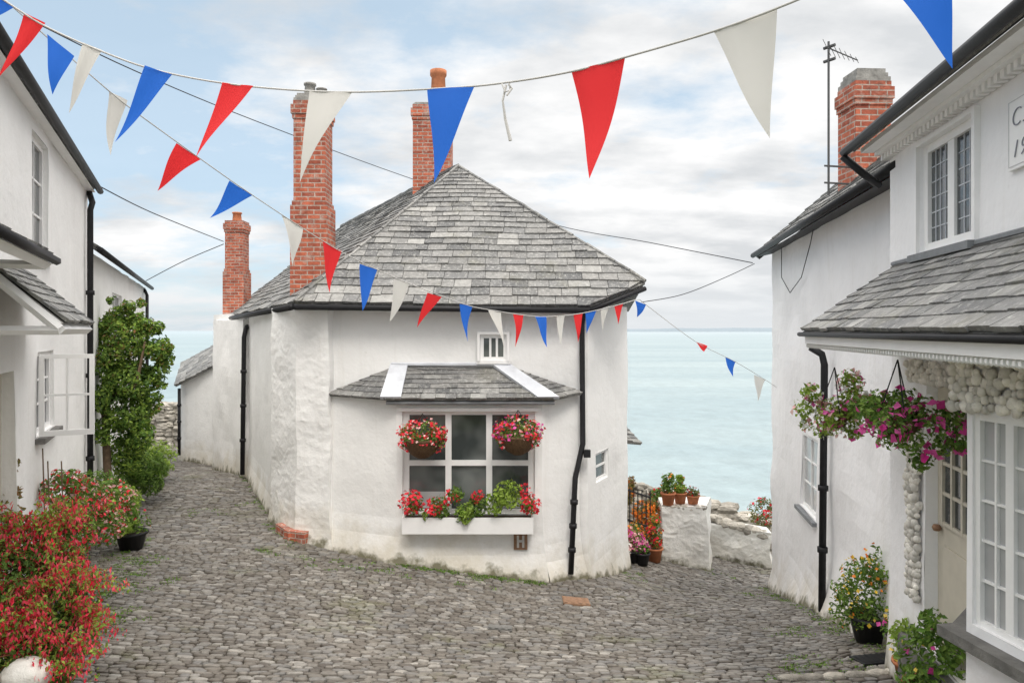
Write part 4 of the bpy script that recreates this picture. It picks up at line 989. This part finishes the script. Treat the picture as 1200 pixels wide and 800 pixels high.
for k in range(70):
    p0, p1 = (BAY[1], BAY[2]) if k % 3 else (TOW[0], TOW[1]); t = rr2.random(); TG.append((p0[0]+(p1[0]-p0[0])*t, p0[1]+(p1[1]-p0[1])*t-.2))
for k in range(30): t = rr2.random(); TG.append((RC[0]+(RD[0]-RC[0])*t-.2, RC[1]+(RD[1]-RC[1])*t))
for k in range(30): t = rr2.random(); TG.append((W1[0]+(W2[0]-W1[0])*t-.1, W1[1]+(W2[1]-W1[1])*t))
for k in range(50): t = rr2.random(); a = LH(-1.38,6.5+3.5*t); TG.append((a[0]+.35+rr2.random()*.5, a[1]))
for px, py, Y in ((160,680,7.8),(150,660,8.4),(140,720,6.8),(175,650,9),(945,785,5.7),(975,770,5.9),(935,742,7.4),(960,740,7.4),(900,698,10.6),(845,668,12.8),(380,668,9.2),(330,640,9.6),(300,585,12.3),(560,690,9.1),(745,672,11.0),(240,600,11.5),(480,676,9.2),(980,790,5.6),(420,672,9.2)):
    p = P(px,py,Y)
    for k in range(6): TG.append((p.x+rr2.uniform(-.3,.3), p.y+rr2.uniform(-.3,.3)))
Bt = [(x, y, g(x,y)+.012, .11, .08, .018) for x, y in TG]
o = leaves('moss_and_weeds', None, Bt, 11000, .024, 'leaf_green', 99, thr=-.3); tag(o, 'small weeds and moss growing between the cobbles', 'weeds', kind='stuff')

# ------------------------------------------------------------ bunting and cables
def depth_at(pts, px): return float(np.interp(px, [p[0] for p in pts], [p[2] for p in pts]))
def smooth_pts(pts, k=6):
    a = [P(*p) for p in pts]; out = []
    for i in range(len(a)-1):
        p0 = a[max(i-1,0)]; p1 = a[i]; p2 = a[i+1]; p3 = a[min(i+2,len(a)-1)]
        for j in range(k):
            t = j/k; out.append(.5*((2*p1)+(p2-p0)*t+(2*p0-5*p1+4*p2-p3)*t*t+(3*p1-p0-3*p2+p3)*t**3))
    out.append(a[-1]); return out
def bunting(label, pts, flags, r):
    e = E('bunting', P(*pts[0]), label, 'bunting', 'strings of bunting')
    M().tube(smooth_pts(pts), r, 6).build('line', 'cord_white', e, smooth=True)
    for i, (ax_, ay, bx, by, tx_, ty_, c) in enumerate(flags):
        Ya, Yb = depth_at(pts, ax_), depth_at(pts, bx); a, b = P(ax_,ay,Ya), P(bx,by,Yb); t = P(tx_,ty_,(Ya+Yb)/2+.03)
        m = M(); n = 14; idx = {}; k = 0; nn = (b-a).cross(t-a).normalized(); sz = (t-a).length
        for rI in range(n+1):
            for cI in range(n+1-rI):
                u = cI/n; v = rI/n; p = a+(b-a)*u+(t-a)*v
                wv = math.sin(v*3.2+i*1.7)*.08*sz*v + math.sin(u*7+v*4+i)*.025*sz*(v+.4)
                m.v.append(tuple(p+nn*wv)); idx[(rI,cI)] = k; k += 1
        for rI in range(n):
            for cI in range(n-rI):
                m.f.append((idx[(rI,cI)], idx[(rI,cI+1)], idx[(rI+1,cI)]))
                if cI < n-rI-1: m.f.append((idx[(rI,cI+1)], idx[(rI+1,cI+1)], idx[(rI+1,cI)]))
        nm = {'r':'red','b':'blue','w':'white'}[c]; f = m.build('flag', 'flag_'+nm, e, smooth=True); f['label'] = nm+' triangular flag'
    return e
S1 = [(-60,-45,3.7),(10,4,3.75),(55,32,3.8),(118,60,3.85),(185,83,3.9),(280,100,3.85),(400,108,3.7),(530,103,3.5),(600,96,3.3),(670,84,3.1),(730,68,2.95),(836,37,2.7),(925,4,2.5),(1020,-38,2.42),(1108,-78,2.36),(1250,-150,2.3)]
bunting('large red, white and blue bunting across the top of the street', S1, [
    (-22,-18,18,8,-8,22,'b'),(28,15,53,27,2,93,'r'),(55,40,87,66,61,111,'b'),(97,50,120,59,77,132,'w'),(170,77,202,88,135,167,'b'),(261,97,297,101,232,186,'r'),
    (363,107,412,109,349,213,'w'),(500,104,555,102,508,214,'b'),(669,84,732,68,697,211,'r'),(836,37,911,9,903,162,'w'),(1020,-40,1108,-78,1123,78,'b')], .005)
S2 = [(10,4,4.2),(60,48,4.4),(128,107,4.7),(157,130,4.9),(215,172,5.3),(283,220,5.8),(354,267,6.4),(400,295,6.8),(442,316,7.2),(479,332,7.6),(518,347,8.0),(553,359,8.4),(586,365,8.7),(612,369,8.95),(640,371,9.2),(682,367,9.35),(729,356,9.6),(748,351,9.75),(757,357,9.9),(815,400,10.6),(862,424,11.2),(897,445,11.6),(912,455,11.8)]
bunting('smaller bunting sagging from the left house to the cottage corner and beyond', S2, [
    (128,107,150,118,128,182,'w'),(207,168,236,187,182,220,'r'),(269,212,296,229,246,256,'b'),(330,252,355,268,347,312,'w'),(378,283,400,294,386,343,'r'),(421,309,442,316,423,364,'b'),
    (461,327,480,332,458,378,'w'),(501,343,518,348,489,384,'r'),(539,356,554,359,545,400,'b'),(572,363,587,366,590,408,'w'),(601,368,613,369,607,407,'r'),(627,371,640,371,642,407,'b'),
    (652,370,662,369,656,404,'w'),(672,368,683,367,677,401,'r'),(686,367,699,364,688,391,'b'),(704,363,713,361,706,388,'w'),(720,359,730,356,724,380,'r'),(744,352,757,357,748,372,'b'),
    (815,400,829,405,826,412,'r'),(850,418,862,424,857,441,'b'),(884,439,897,445,886,470,'w')], .0045)
m = M()
m.tube([P(588,98,3.3),P(592,108,3.29),P(598,106,3.3),P(597,98,3.31)], .004, 5); m.tube([P(593,100,3.3),P(589,118,3.3),P(592,140,3.31),P(598,165,3.31)], [.006,.005,.007,.009], 5)
m.tube([P(596,99,3.3),P(600,104,3.3),P(594,112,3.29)], .005, 5)
tag(m.build('ribbon', 'cord_white'), 'loose white ribbon knotted round the large bunting line', 'ribbon')
def cable(label, pts, r=.006):
    tag(M().tube(smooth_pts(pts), r, 5).build('overhead_cable', 'cable_black'), label, 'cable', 'overhead cables')
cable('long overhead cable passing behind the corner cottage roof', [(40,26,8),(160,84,10),(300,142,13),(475,207,17),(645,262,17),(760,284,14.5),(882,308,12.3)], .008)
cable('cable from the left house gutter to the rear chimney', [(116,218,9.9),(180,250,13),(262,283,17.3)], .009)
cable('cable from the far left house to the rear chimney', [(171,329,19),(215,306,18.2),(262,286,17.4)], .010)
cable('cable from the cottage corner to the right house eave', [(752,354,10.3),(800,345,10.9),(850,325,11.6),(884,309,12.2)], .006)
cable('thin wire strung along the right canopy eave', [(960,395,5.45),(1040,390,4.3),(1100,396,3.6),(1200,388,2.6),(1260,380,2.4)], .0025)
